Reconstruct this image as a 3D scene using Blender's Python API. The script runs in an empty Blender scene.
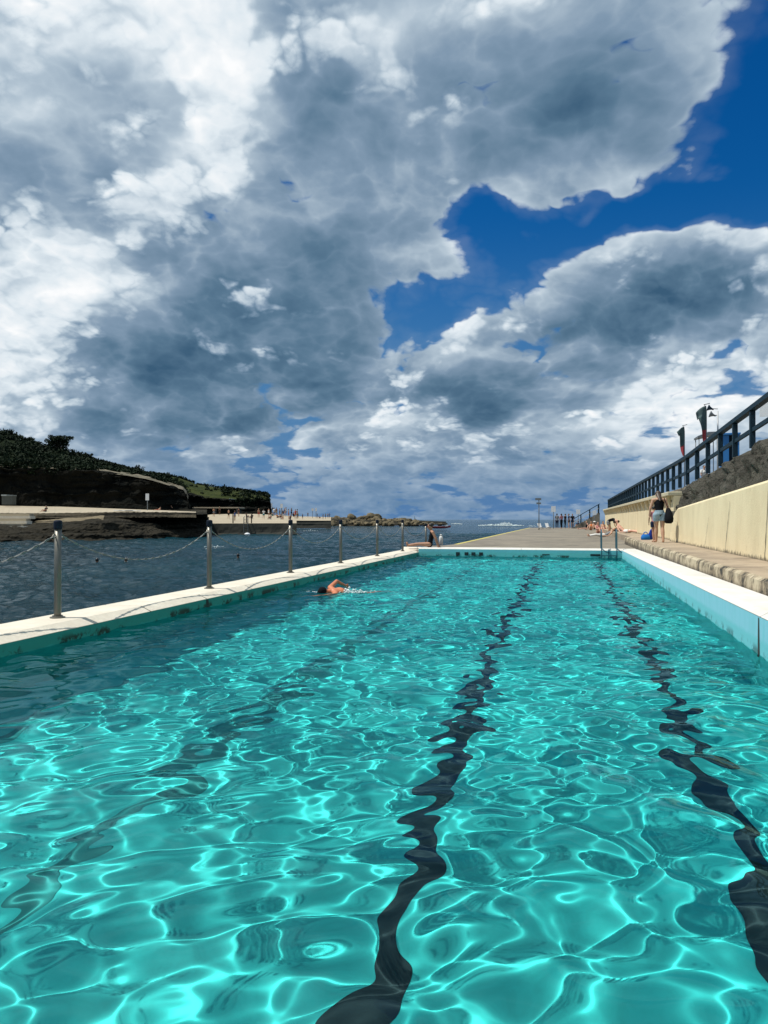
import bpy, bmesh, math, random
import numpy as np
from mathutils import Vector, Matrix, noise

R = math.radians
sc = bpy.context.scene
col = sc.collection
random.seed(7)

# ------------------------------------------------------------------ camera
F = 750.0
EYE = 1.35
YAW = R(13.7)
cd = bpy.data.cameras.new('camera')
cam = bpy.data.objects.new('camera', cd)
col.objects.link(cam)
cam.location = (0, 0, EYE)
cam.rotation_euler = (R(90.57), 0, YAW)
cd.sensor_fit = 'VERTICAL'; cd.sensor_height = 36; cd.lens = 36 * F / 1024
cd.clip_start = 0.05; cd.clip_end = 40000
sc.camera = cam

# ------------------------------------------------------------------ sun
SUN_AZ, SUN_EL = R(-107), R(64)
sdir = Vector((math.sin(SUN_AZ) * math.cos(SUN_EL), math.cos(SUN_AZ) * math.cos(SUN_EL), math.sin(SUN_EL)))
sl = bpy.data.lights.new('sun', 'SUN')
sl.energy = 4.6; sl.angle = R(0.5); sl.color = (1.0, 0.95, 0.86)
sl.cycles.is_caustics_light = True
so = bpy.data.objects.new('sun', sl); col.objects.link(so)
so.rotation_euler = sdir.to_track_quat('Z', 'Y').to_euler()

# ------------------------------------------------------------------ world: sky texture with drifting cumulus
class NB:
    """tiny node-expression builder"""
    def __init__(s, nt): s.nt = nt
    def node(s, t, **kw):
        n = s.nt.nodes.new(t)
        for k, v in kw.items(): setattr(n, k, v)
        return n
    def put(s, sock, v):
        if v is None: return
        if isinstance(v, bpy.types.NodeSocket): s.nt.links.new(v, sock)
        else: sock.default_value = v
    def m(s, op, a, b=None, c=None, clamp=False):
        n = s.node('ShaderNodeMath', operation=op, use_clamp=clamp)
        for i, v in enumerate((a, b, c)): s.put(n.inputs[i], v)
        return n.outputs[0]
    def v(s, op, a, b=None, c=None):
        n = s.node('ShaderNodeVectorMath', operation=op)
        for i, x in enumerate((a, b, c)):
            if x is not None: s.put(n.inputs[i], x)
        return n.outputs['Value'] if op in ('DOT_PRODUCT', 'LENGTH') else n.outputs[0]
    def noise(s, vec, scale, detail=4, rough=.5, dist=0, lac=2.0, ntype=None):
        n = s.node('ShaderNodeTexNoise')
        if ntype: n.noise_type = ntype
        s.put(n.inputs['Vector'], vec); n.inputs['Scale'].default_value = scale
        n.inputs['Detail'].default_value = detail; n.inputs['Roughness'].default_value = rough
        n.inputs['Distortion'].default_value = dist; n.inputs['Lacunarity'].default_value = lac
        return n.outputs['Fac']
    def ramp(s, f, stops, interp='LINEAR'):
        n = s.node('ShaderNodeValToRGB'); n.color_ramp.interpolation = interp
        e = n.color_ramp.elements
        while len(e) < len(stops): e.new(.5)
        for i, (p, c) in enumerate(stops):
            e[i].position = p; e[i].color = (*c, 1) if len(c) == 3 else c
        s.put(n.inputs[0], f); return n.outputs[0]
    def mix(s, f, a, b, blend='MIX'):
        n = s.node('ShaderNodeMix', data_type='RGBA', blend_type=blend)
        s.put(n.inputs[0], f)
        s.put(n.inputs[6], (*a, 1) if isinstance(a, tuple) else a)
        s.put(n.inputs[7], (*b, 1) if isinstance(b, tuple) else b)
        return n.outputs[2]
    def maprange(s, v, a, b, c=0., d=1., smooth=True):
        n = s.node('ShaderNodeMapRange')
        if smooth: n.interpolation_type = 'SMOOTHSTEP'
        for i, x in enumerate((v, a, b, c, d)): s.put(n.inputs[i], x)
        return n.outputs[0]

def srgb(r, g, b):
    f = lambda c: (c / 255 / 12.92) if c <= 10 else ((c / 255 + .055) / 1.055) ** 2.4
    return (f(r), f(g), f(b))

wd = bpy.data.worlds.new('World'); sc.world = wd; wd.use_nodes = True
wt = wd.node_tree; wt.nodes.clear(); b = NB(wt)
sky = b.node('ShaderNodeTexSky', sky_type='NISHITA', sun_disc=False)
sky.sun_elevation = SUN_EL; sky.sun_rotation = SUN_AZ
WS = 0.1                                           # background strength
def sky_uv(x, y):
    """compass bearing and tangent of the elevation of a bit of the sky"""
    t = (x - 384) / F
    return math.atan(t) - YAW, (519.5 - y) / F / math.sqrt(1 + t * t)
tc = b.node('ShaderNodeTexCoord')
D = tc.outputs['Generated']
sp = b.node('ShaderNodeSeparateXYZ'); wt.links.new(D, sp.inputs[0])
dx, dy, dz = sp.outputs
hor = b.m('SQRT', b.m('ADD', b.m('MULTIPLY', dx, dx), b.m('MULTIPLY_ADD', dy, dy, 1e-6)))
U = b.m('ARCTAN2', dx, dy)
V = b.m('DIVIDE', dz, hor)
cuv = b.node('ShaderNodeCombineXYZ'); b.put(cuv.inputs[0], U); b.put(cuv.inputs[1], V)
UV = cuv.outputs[0]
zz = b.m('ADD', b.m('MAXIMUM', dz, 0.0), 0.42)
cq = b.node('ShaderNodeCombineXYZ')
b.put(cq.inputs[0], b.m('DIVIDE', dx, zz)); b.put(cq.inputs[1], b.m('DIVIDE', dy, zz)); cq.inputs[2].default_value = 1.7
Q = cq.outputs[0]
# cloud-layer drift: warp both the layout and the texture
wn = b.node('ShaderNodeTexNoise'); b.put(wn.inputs['Vector'], Q); wn.inputs['Scale'].default_value = 1.7
wn.inputs['Detail'].default_value = 2
QW = b.v('MULTIPLY_ADD', b.v('SUBTRACT', wn.outputs['Color'], (.5, .5, .5)), (.13, .13, .13), Q)
wn2 = b.node('ShaderNodeTexNoise'); b.put(wn2.inputs['Vector'], Q); wn2.inputs['Scale'].default_value = 4.5
wn2.inputs['Detail'].default_value = 4; wn2.inputs['Roughness'].default_value = .55
warp2 = b.v('SUBTRACT', wn2.outputs['Color'], (.5, .5, .5))
UVW = b.v('MULTIPLY_ADD', warp2, (.15, .12, 0), UV)
def blobs(lst, start):
    acc = start
    for (x, y, rx, ry, a) in lst:
        u0, v0 = sky_uv(x, y)
        su, sv = rx / F, ry / F
        t = b.v('MULTIPLY_ADD', UVW, (1 / su, 1 / sv, 0), (-u0 / su, -v0 / sv, 0))
        g = b.m('POWER', 2.71828, b.m('MULTIPLY', b.v('DOT_PRODUCT', t, t), -1.0))
        acc = b.m('MULTIPLY_ADD', g, a, acc)
    return acc
COVER = [(795, 95, 66, 110, -1.8), (752, 170, 34, 50, -1.0), (655, 212, 80, 26, -1.1), (575, 228, 66, 38, -1.0),
         (725, 200, 60, 16, -.8), (500, 262, 56, 36, -.95), (440, 305, 54, 26, -1.05), (505, 215, 34, 26, -.5), (490, 200, 24, 20, -.7),
         (398, 345, 22, 20, -.8), (385, 235, 60, 40, .6), (630, 198, 16, 10, .8), (598, 214, 12, 9, .6), (536, 236, 14, 9, .6), (700, 285, 80, 26, .5), (640, 320, 80, 30, .5),
         (478, 332, 40, 20, .9), (690, 345, 50, 10, -.5), (300, 462, 80, 10, -.4), (200, 455, 60, 8, -.4),
         (560, 500, 110, 12, -.25), (400, 500, 240, 10, -.25), (560, 120, 90, 50, .55), (470, 150, 40, 40, .3), (640, 120, 50, 40, .4), (120, 180, 200, 120, .3), (200, 380, 160, 50, .35)]
bias = blobs(COVER, 0.62)
zl = b.m('ADD', b.m('MAXIMUM', dz, 0.0), 0.19)
cl = b.node('ShaderNodeCombineXYZ')
b.put(cl.inputs[0], b.m('DIVIDE', dx, zl)); b.put(cl.inputs[1], b.m('DIVIDE', dy, zl)); cl.inputs[2].default_value = 4.2
lown = b.noise(cl.outputs[0], 3.6, 7, .60)
lowmask = b.maprange(V, .02, .24, 1, 0)
def dens_noise(q, fine=True):
    a = b.noise(q, 2.4, 9, .60, lac=2.1)
    w3 = b.node('ShaderNodeTexNoise'); w3.noise_dimensions = '2D'; b.put(w3.inputs['Vector'], q); w3.inputs['Scale'].default_value = 11; w3.inputs['Detail'].default_value = 3
    qv = b.v('MULTIPLY_ADD', b.v('SUBTRACT', w3.outputs['Color'], (.5, .5, .5)), (.10, .10, 0), q)
    def heads(scale):                                   # rounded cauliflower heads with creases between them
        vo = b.node('ShaderNodeTexVoronoi', voronoi_dimensions='2D'); b.put(vo.inputs['Vector'], qv); vo.inputs['Scale'].default_value = scale
        d = vo.outputs['Distance']; return b.m('SUBTRACT', .22, b.m('MULTIPLY', d, d))
    puff = b.m('MULTIPLY_ADD', heads(6.0), .95, b.m('MULTIPLY_ADD', heads(13.0), .60, b.m('MULTIPLY', heads(30.0), .36)))
    return b.m('ADD', puff, b.m('MULTIPLY', b.m('SUBTRACT', a, .5), 2.3))
n0 = dens_noise(QW)
n1 = dens_noise(b.v('ADD', QW, (-.018, -.045, .0)))
dens = b.m('ADD', bias, n0)
dens = b.m('MULTIPLY_ADD', b.m('SUBTRACT', lown, .47), b.m('MULTIPLY', lowmask, 3.0), dens)
alpha = b.maprange(dens, -.06, b.m('MULTIPLY_ADD', lowmask, .18, .27))
wisp = b.maprange(dens, -.60, .1, 0, .09)
alpha = b.m('MAXIMUM', alpha, wisp)
relief = b.m('SUBTRACT', n0, n1)
fringe = b.m('MULTIPLY', b.maprange(dens, .05, .50, 1, 0), .13)
billow = b.noise(QW, 8.0, 6, .6, lac=2.2)
LIGHT = [(212, 50, 50, 125, .58), (60, 0, 150, 50, .48), (165, 190, 45, 45, .30), (85, 270, 80, 48, .42), (10, 370, 45, 55, .45),
         (30, 110, 70, 50, .30), (25, 290, 60, 60, .30), (130, 120, 60, 60, .06),
         (365, 40, 40, 40, .30), (500, 5, 80, 28, .34), (475, 330, 46, 24, .50), (390, 205, 24, 45, .26), (455, 165, 30, 30, .2), (480, 240, 34, 20, .30),
         (400, 385, 34, 24, .40), (730, 400, 80, 48, .46), (640, 425, 70, 34, .34), (400, 432, 70, 28, .26), (650, 345, 30, 20, .28),
         (560, 445, 80, 26, .16), (245, 445, 30, 9, .3), (520, 420, 60, 20, .06), (250, 300, 60, 30, .06), (620, 265, 40, 14, .25), (740, 240, 40, 20, .2),
         (285, 325, 150, 70, -.26), (130, 370, 90, 36, -.24), (340, 250, 80, 80, -.10), (220, 230, 60, 60, -.16), (560, 115, 120, 60, -.26),
         (480, 392, 75, 30, -.30), (600, 345, 90, 45, -.24), (330, 395, 70, 30, -.20), (690, 285, 80, 36, -.14), (320, 90, 45, 60, -.18),
         (660, 130, 60, 50, -.08), (230, 425, 100, 22, -.24), (20, 235, 44, 36, -.14), (100, 175, 50, 40, -.12), (420, 405, 30, 20, -.1)]
LIT = blobs([q for q in LIGHT if q[4] > 0], 0.0)
lum = b.m('ADD', blobs([q for q in LIGHT if q[4] < 0], 0.51), b.m('MULTIPLY', LIT, .62))
lum = b.m('MULTIPLY_ADD', relief, .34, lum)
lum = b.m('SUBTRACT', lum, b.maprange(dens, .35, 1.5, -.05, .17))
lum = b.m('ADD', lum, fringe)
lum = b.m('MULTIPLY_ADD', b.m('SUBTRACT', billow, .5), .12, lum)
lum = b.m('MULTIPLY_ADD', b.m('SUBTRACT', lown, .50), b.m('MULTIPLY', lowmask, .9), lum)
# brighter sunlit heads standing in front of the grey deck of cloud
QH = b.v('MULTIPLY_ADD', QW, (1.25, 1.25, 1.25), (3.1, .7, 2.0))
h0 = dens_noise(QH); h1 = dens_noise(b.v('ADD', QH, (-.02, -.05, 0)))
hd = b.m('ADD', b.m('MULTIPLY_ADD', LIT, 2.2, -.52), b.m('MULTIPLY', h0, 1.15))
ha = b.m('MULTIPLY', b.maprange(hd, -.06, .42), .84)
hl = b.m('ADD', b.m('MULTIPLY_ADD', b.m('SUBTRACT', h0, h1), .42, .70), b.m('MULTIPLY', LIT, .50))
lum = b.m('ADD', b.m('MULTIPLY', lum, b.m('SUBTRACT', 1.0, ha)), b.m('MULTIPLY', hl, ha))
K = 1 / WS
def ck(r, g, bb): c = srgb(r, g, bb); return (c[0], c[1], c[2])
crgb = b.ramp(b.m('MULTIPLY', lum, .8, clamp=True),
              [(0, ck(58, 92, 120)), (.17, ck(90, 121, 146)), (.35, ck(128, 152, 175)), (.54, ck(180, 197, 211)), (.72, ck(224, 234, 241)), (.92, ck(253, 254, 255))])
crgb = b.v('SCALE', crgb, None)
crgb.node.inputs['Scale'].default_value = K
# thin marine air pales the lowest clouds toward blue
low = b.maprange(V, 0.0, .13, .62, 0)
air = b.v('SCALE', (1, 1, 1), None); air.node.inputs[0].default_value = ck(88, 128, 170); air.node.inputs['Scale'].default_value = K
crgb = b.mix(low, crgb, air)
hs = b.node('ShaderNodeHueSaturation'); hs.inputs['Saturation'].default_value = 1.55; hs.inputs['Value'].default_value = 1.0
wt.links.new(sky.outputs[0], hs.inputs['Color'])
skyc = b.mix(1.0, hs.outputs[0], (.20, .64, .84), 'MULTIPLY')
air2 = b.v('SCALE', (1, 1, 1), None); air2.node.inputs[0].default_value = ck(82, 124, 172); air2.node.inputs['Scale'].default_value = K
skyc = b.mix(b.maprange(V, .0, .42, 1.0, 0), skyc, air2)
fin = b.mix(alpha, skyc, crgb)
bg = b.node('ShaderNodeBackground'); wt.links.new(fin, bg.inputs[0]); bg.inputs[1].default_value = WS
wo = b.node('ShaderNodeOutputWorld'); wt.links.new(bg.outputs[0], wo.inputs[0])

sc.view_settings.view_transform = 'Standard'; sc.view_settings.look = 'None'
sc.view_settings.gamma = 1; sc.view_settings.use_curve_mapping = False
sc.view_settings.exposure = 0.0
sc.cycles.use_denoising = True
sc.cycles.max_bounces = 10; sc.cycles.transmission_bounces = 8
sc.cycles.caustics_refractive = True; sc.cycles.caustics_reflective = False
sc.cycles.sample_clamp_indirect = 6

# ------------------------------------------------------------------ materials
MATS = {}
def pm(name, c, rough=.8, var=.0, scale=4., c2=None, bump=0., bscale=30., metal=0., stretch=(1, 1, 1), spec=.5, detail=6, dist=0.):
    """principled surface: colour c, blotched toward c2 (or darker) by noise in object space, small bump"""
    if name in MATS: return MATS[name]
    m = bpy.data.materials.new(name); m.use_nodes = True
    nt = m.node_tree; n = NB(nt); p = nt.nodes['Principled BSDF']
    p.inputs['Roughness'].default_value = rough; p.inputs['Metallic'].default_value = metal
    p.inputs['Specular IOR Level'].default_value = spec
    if var or bump:
        t = n.node('ShaderNodeTexCoord'); mp = n.node('ShaderNodeMapping'); mp.inputs['Scale'].default_value = stretch
        nt.links.new(t.outputs['Object'], mp.inputs[0]); vec = mp.outputs[0]
    if var:
        c2 = c2 or tuple(x * .45 for x in c)
        f = n.noise(vec, scale, detail, .62, dist)
        f2 = n.noise(vec, scale * 7, 3, .6)
        f = n.m('MULTIPLY_ADD', f2, .35, n.m('MULTIPLY', f, .8))
        f = n.maprange(f, .5 - .22, .5 + .32)
        f = n.m('MULTIPLY', f, var)
        n.put(p.inputs['Base Color'], n.mix(f, tuple(c), tuple(c2)))
    else:
        p.inputs['Base Color'].default_value = (*c, 1)
    if bump:
        bn = n.node('ShaderNodeBump'); bn.inputs['Strength'].default_value = bump; bn.inputs['Distance'].default_value = .03
        nt.links.new(n.noise(vec, bscale, 6, .65), bn.inputs['Height']); nt.links.new(bn.outputs[0], p.inputs['Normal'])
    MATS[name] = m
    return m

# ------------------------------------------------------------------ helpers
CAMM = cam.rotation_euler.to_matrix()
def ray(x, y): return CAMM @ Vector(((x - 384) / F, -(y - 512) / F, -1))
def atz(x, y, z):
    d = ray(x, y); t = (z - EYE) / d.z
    return Vector((0, 0, EYE)) + d * t
def atd(x, y, depth): return Vector((0, 0, EYE)) + ray(x, y) * depth

def link(name, me, mat=None, parent=None, smooth=False):
    o = bpy.data.objects.new(name, me); col.objects.link(o)
    if mat is not None:
        me.materials.clear(); me.materials.append(mat)
    if smooth: me.polygons.foreach_set('use_smooth', [True] * len(me.polygons))
    if parent is not None: o.parent = parent
    return o
def raw(verts, faces):
    me = bpy.data.meshes.new('m'); me.from_pydata([tuple(v) for v in verts], [], faces); me.update()
    return me
def tag(o, label, cat, group=None, kind=None):
    if label: o['label'] = label
    if cat: o['category'] = cat
    if group: o['group'] = group
    if kind: o['kind'] = kind
    return o
def empty(name, loc=(0, 0, 0), rz=0, label=None, cat=None, group=None):
    o = bpy.data.objects.new(name, None); col.objects.link(o); o.location = loc; o.rotation_euler = (0, 0, rz)
    o.empty_display_size = .1
    return tag(o, label, cat, group)
def struct(name, me, mat, smooth=False):
    o = link(name, me, mat, None, smooth); o['kind'] = 'structure'; return o
class MB:
    """collects shapes for one mesh"""
    def __init__(s): s.v = []; s.f = []
    def add(s, v, f):
        o = len(s.v); s.v += [Vector(p) for p in v]; s.f += [tuple(i + o for i in q) for q in f]
        return s
    def box(s, x0, x1, y0, y1, z0, z1):
        return s.add([(x0, y0, z0), (x1, y0, z0), (x1, y1, z0), (x0, y1, z0), (x0, y0, z1), (x1, y0, z1), (x1, y1, z1), (x0, y1, z1)],
                     [(3, 2, 1, 0), (4, 5, 6, 7), (0, 1, 5, 4), (1, 2, 6, 5), (2, 3, 7, 6), (3, 0, 4, 7)])
    def bar(s, p, q, w, h, up=(0, 0, 1)):
        p = Vector(p); q = Vector(q); d = (q - p).normalized(); u = Vector(up)
        side = d.cross(u)
        if side.length < 1e-4: side = d.cross(Vector((1, 0, 0)))
        side.normalize(); u = side.cross(d).normalized()
        c = [(-1, -1), (1, -1), (1, 1), (-1, 1)]
        v = [p + side * a * w / 2 + u * e * h / 2 for a, e in c] + [q + side * a * w / 2 + u * e * h / 2 for a, e in c]
        return s.add(v, [(3, 2, 1, 0), (4, 5, 6, 7), (0, 1, 5, 4), (1, 2, 6, 5), (2, 3, 7, 6), (3, 0, 4, 7)])
    def tube(s, pts, rad, n=8, cap=True):
        pts = [Vector(p) for p in pts]; rings = []
        rs = rad if isinstance(rad, (list, tuple)) else [rad] * len(pts)
        prev = None
        v = []
        for i, p in enumerate(pts):
            d = (pts[min(i + 1, len(pts) - 1)] - pts[max(i - 1, 0)]).normalized()
            a = prev if prev is not None else (Vector((1, 0, 0)) if abs(d.x) < .9 else Vector((0, 1, 0)))
            a = (a - d * a.dot(d)).normalized(); c = d.cross(a); prev = a
            v += [p + (a * math.cos(k * 2 * math.pi / n) + c * math.sin(k * 2 * math.pi / n)) * rs[i] for k in range(n)]
        f = []
        for i in range(len(pts) - 1):
            for k in range(n):
                k2 = (k + 1) % n
                f.append((i * n + k, i * n + k2, (i + 1) * n + k2, (i + 1) * n + k))
        if cap:
            f.append(tuple(range(n - 1, -1, -1))); f.append(tuple((len(pts) - 1) * n + k for k in range(n)))
        return s.add(v, f)
    def lathe(s, prof, n=16, c=(0, 0, 0)):
        v = []; c = Vector(c)
        for r, z in prof: v += [c + Vector((r * math.cos(k * 2 * math.pi / n), r * math.sin(k * 2 * math.pi / n), z)) for k in range(n)]
        f = []
        for i in range(len(prof) - 1):
            for k in range(n):
                k2 = (k + 1) % n; f.append((i * n + k, i * n + k2, (i + 1) * n + k2, (i + 1) * n + k))
        f.append(tuple(range(n - 1, -1, -1))); f.append(tuple((len(prof) - 1) * n + k for k in range(n)))
        return s.add(v, f)
    def prism(s, prof, y0, y1):
        """profile in x,z extruded along y"""
        n = len(prof)
        v = [(x, y0, z) for x, z in prof] + [(x, y1, z) for x, z in prof]
        f = [tuple(range(n)), tuple(range(2 * n - 1, n - 1, -1))]
        f += [(i, n + i, n + (i + 1) % n, (i + 1) % n) for i in range(n)]
        return s.add(v, f)
    def mesh(s, fix=True):
        me = raw(s.v, s.f)
        if fix:
            bm = bmesh.new(); bm.from_mesh(me); bmesh.ops.recalc_face_normals(bm, faces=bm.faces); bm.to_mesh(me); bm.free()
        return me
    def build(s, name, mat, parent=None, smooth=False):
        return link(name, s.mesh(), mat, parent, smooth)
def bevel(o, w, seg=2):
    bm = bmesh.new(); bm.from_mesh(o.data)
    bmesh.ops.bevel(bm, geom=[e for e in bm.edges if len(e.link_faces) == 2 and e.calc_face_angle(0) > .5], offset=w, segments=seg, affect='EDGES', clamp_overlap=True)
    bm.to_mesh(o.data); bm.free()
    return o
def copy_tree(o, parent=None):
    c = o.copy(); col.objects.link(c)
    if parent is not None: c.parent = parent
    for ch in [k for k in o.children]: copy_tree(ch, c)
    return c

# ================================================================== THE POOL
XL, XR, Y0, Y1, DEPTH = -5.36, 1.86, .55, 27.4, 1.62
SEA = -0.9
LZ, RZ, DZ = .20, .43, .31            # left coping top, right coping top at the near end, deck top
pool = empty('swimming_pool', (0, 0, 0), 0, 'long turquoise ocean pool with white painted rims and dark lane lines on its floor', 'swimming pool')

def pool_mat(name, base, above, band, algae, slope):
    m = bpy.data.materials.new(name); m.use_nodes = True; nt = m.node_tree; n = NB(nt); p = nt.nodes['Principled BSDF']
    p.inputs['Roughness'].default_value = .7
    g = n.node('ShaderNodeNewGeometry'); pos = g.outputs['Position']
    s = n.node('ShaderNodeSeparateXYZ'); nt.links.new(pos, s.inputs[0]); z = s.outputs[2]
    blot = n.noise(pos, .9, 5, .6); fine = n.noise(pos, 9, 5, .65)
    c = n.mix(n.maprange(n.m('MULTIPLY_ADD', fine, .5, n.m('MULTIPLY', blot, .6)), .40, .80), base, tuple(x * .72 for x in base))
    if above:
        mp = n.node('ShaderNodeMapping'); mp.inputs['Scale'].default_value = (3, 3, .5); nt.links.new(pos, mp.inputs[0])
        streak = n.noise(mp.outputs[0], 4, 5, .6)
        ab = n.mix(n.maprange(streak, .42, .75, 0, .55), above, band)
        zj = n.m('MULTIPLY_ADD', n.m('SUBTRACT', fine, .5), .05, z)
        ab = n.mix(n.maprange(zj, .12, .19), band, ab)
        c = n.mix(n.maprange(zj, -.02, .02), c, ab)
        if algae:
            al = n.noise(pos, 3.3, 5, .7)
            k = n.m('MULTIPLY', n.maprange(al, .50, .60), n.maprange(n.m('ABSOLUTE', n.m('SUBTRACT', z, .01)), .02, .10, algae, 0))
            c = n.mix(k, c, (.012, .03, .018))
    n.put(p.inputs['Base Color'], c)
    return m
PF = (.036, .62, .60)
m_floor = pool_mat('pool_floor_paint', PF, None, None, 0, 0)
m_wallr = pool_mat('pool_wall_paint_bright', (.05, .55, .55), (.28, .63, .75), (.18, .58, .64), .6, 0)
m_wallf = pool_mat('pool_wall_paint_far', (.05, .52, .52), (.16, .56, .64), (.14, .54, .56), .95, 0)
m_walll = pool_mat('pool_wall_paint_shaded', (.02, .36, .34), (.03, .30, .27), (.02, .26, .22), 1.0, 0)  # left wall's shade is mixed into this darker teal; algae is real growth
m_white = pm('white_coping_paint', (.77, .76, .72), .75, .6, 1.6, (.50, .47, .40), .25, 40)
m_whitel = pm('weathered_coping_paint', (.76, .71, .60), .85, .6, 3.0, (.52, .46, .36), .35, 40)
m_lane = pm('dark_lane_paint', (.003, .014, .018), .8, .5, 2.0, (.006, .026, .03))
m_lane_worn = pm('worn_lane_paint', (.008, .13, .135), .8, .9, 1.2, (.02, .32, .31))
m_lane_gone = pm('bleached_lane_paint', (.02, .26, .26), .8, .8, 1.2, (.03, .40, .38))
m_joint = pm('dark_joint', (.03, .035, .03), .9)

def receiver(o): o.cycles.is_caustics_receiver = True; return o
def sheet(name, pts, mat, nu=1, nv=1, parent=pool):
    a, bb, c, d = [Vector(p) for p in pts]; v = []; f = []
    for j in range(nv + 1):
        for i in range(nu + 1):
            v.append(a.lerp(bb, i / nu).lerp(d.lerp(c, i / nu), j / nv))
    for j in range(nv):
        for i in range(nu):
            k = j * (nu + 1) + i; f.append((k, k + 1, k + nu + 2, k + nu + 1))
    return link(name, raw(v, f), mat, parent)
receiver(sheet('pool_floor', [(XL, Y0, -DEPTH), (XR, Y0, -DEPTH), (XR, Y1, -DEPTH), (XL, Y1, -DEPTH)], m_floor))
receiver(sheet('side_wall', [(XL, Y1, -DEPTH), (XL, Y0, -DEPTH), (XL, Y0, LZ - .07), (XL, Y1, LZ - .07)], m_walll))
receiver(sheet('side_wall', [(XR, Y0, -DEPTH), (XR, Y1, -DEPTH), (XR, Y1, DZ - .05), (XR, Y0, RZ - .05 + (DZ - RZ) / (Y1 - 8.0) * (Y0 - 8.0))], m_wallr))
receiver(sheet('end_wall', [(XL, Y1, -DEPTH), (XL, Y1, DZ - .05), (XR, Y1, DZ - .05), (XR, Y1, -DEPTH)], m_wallf))
receiver(sheet('end_wall', [(XL, Y0, -DEPTH), (XR, Y0, -DEPTH), (XR, Y0, RZ - .05), (XL, Y0, RZ - .05)], m_wallf))
LANES = (-4.62, -2.8, -.9, .98)
for lx in LANES:
    w = .088; z = -DEPTH + .005
    mb = MB().add([(lx - w, Y0 + 1, z), (lx + w, Y0 + 1, z), (lx + w, Y1 - 1.2, z), (lx - w, Y1 - 1.2, z)], [(0, 1, 2, 3)])
    mb.add([(lx - .5, Y1 - 1.2, z), (lx + .5, Y1 - 1.2, z), (lx + .5, Y1 - .95, z), (lx - .5, Y1 - .95, z)], [(0, 1, 2, 3)])
    receiver(link('lane_line', raw(mb.v, mb.f), {0: m_lane_gone, 1: m_lane_worn}.get(LANES.index(lx), m_lane), pool))
    # turning mark on the end wall
receiver(MB().box(-.86, -.60, Y1 - .016, Y1 - .004, .08, .11).build('turn_mark', m_lane, pool))
receiver(MB().box(.80, 1.14, Y1 - .016, Y1 - .004, .06, .13).build('turn_mark', m_lane, pool))
for mx in (-3.89, -3.57, -3.32, -3.04):
    receiver(MB().box(mx - .07, mx + .07, Y1 - .014, Y1 - .004, .03, .15).build('wall_fitting', m_lane, pool))

# copings, cast in lengths with open joints
def joints(prof, cuts, drop=0.):
    for c in cuts[1:-1]:
        mb = MB().prism([(x + (.004 if x < 0 and x > -5.5 else 0), z - .004) for x, z in prof], c - .0075, c + .0075)
        for p in mb.v: p.z += drop * (p.y - 8.0)
        mb.build('coping_joint', m_joint, pool)
def slabs(prof, cuts, mat, drop=None):
    for a, c in zip(cuts[:-1], cuts[1:]):
        if drop:                                        # the rim falls gently toward the far end
            mb = MB().prism(prof, a + .011, c - .011)
            for p in mb.v: p.z += drop * (p.y - 8.0)
            bevel(mb.build('coping_slab', mat, pool), .008, 1); continue
        bevel(MB().prism(prof, a + .011, c - .011).build('coping_slab', mat, pool), .008, 1)
left_prof = [(XL, LZ - .07), (XL - .15, LZ), (-6.06, LZ), (-6.09, LZ - .25), (XL - .03, LZ - .25), (XL - .03, LZ - .075)]
cutsL = [-3.5, 1.5, 5.0, 8.95, 10.55, 12.25, 16.2, 19.1, 22.9, 25.3, 27.55]
slabs(left_prof, cutsL, m_whitel)
joints(left_prof, cutsL)
right_prof = [(XR, RZ - .05), (XR + .09, RZ), (2.38, RZ), (2.38, RZ - .3), (XR + .03, RZ - .3), (XR + .03, RZ - .055)]
cutsR = [Y0 - .6, 5.0, 8.16, 15.8, 21.5, 27.4]
slabs(right_prof, cutsR, m_white, (DZ - RZ) / (Y1 - 8.0))
joints(right_prof, cutsR, (DZ - RZ) / (Y1 - 8.0))
# joint stain running down the right-hand wall
receiver(MB().add([(XR - .003, 8.15, RZ - .06), (XR - .003, 8.19, RZ - .06), (XR - .003, 8.21, .12), (XR - .003, 8.22, -.1), (XR - .003, 8.13, -.1), (XR - .003, 8.14, .1)],
         [(0, 1, 2, 5), (5, 2, 3, 4)]).build('wall_joint', m_joint, pool))
for yy in (19.2, 17.6, 15.8):
    receiver(MB().add([(XR - .003, yy, .2), (XR - .003, yy + .02, .2), (XR - .003, yy + .02, -.2), (XR - .003, yy, -.2)], [(0, 1, 2, 3)]).build('wall_joint', m_joint, pool))
receiver(MB().add([(XL + .003, 10.50, LZ - .08), (XL + .003, 10.58, LZ - .08), (XL + .003, 10.62, -.1), (XL + .003, 10.55, -.1)], [(0, 1, 2, 3)]).build('wall_joint', m_joint, pool))
# end coping (far)
pf = [(Y1, DZ - .05), (Y1 + .07, DZ), (Y1 + .61, DZ), (Y1 + .61, DZ - .3), (Y1 + .03, DZ - .3), (Y1 + .03, DZ - .055)]
for a, c in ((XL, -1.6), (-1.6, XR + .5)):
    n = len(pf); v = [(a + .005, y, z) for y, z in pf] + [(c - .005, y, z) for y, z in pf]
    MB().add(v, [tuple(range(n)), tuple(range(2 * n - 1, n - 1, -1))] + [(i, n + i, n + (i + 1) % n, (i + 1) % n) for i in range(n)]).build('coping_slab', m_white, pool)
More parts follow.
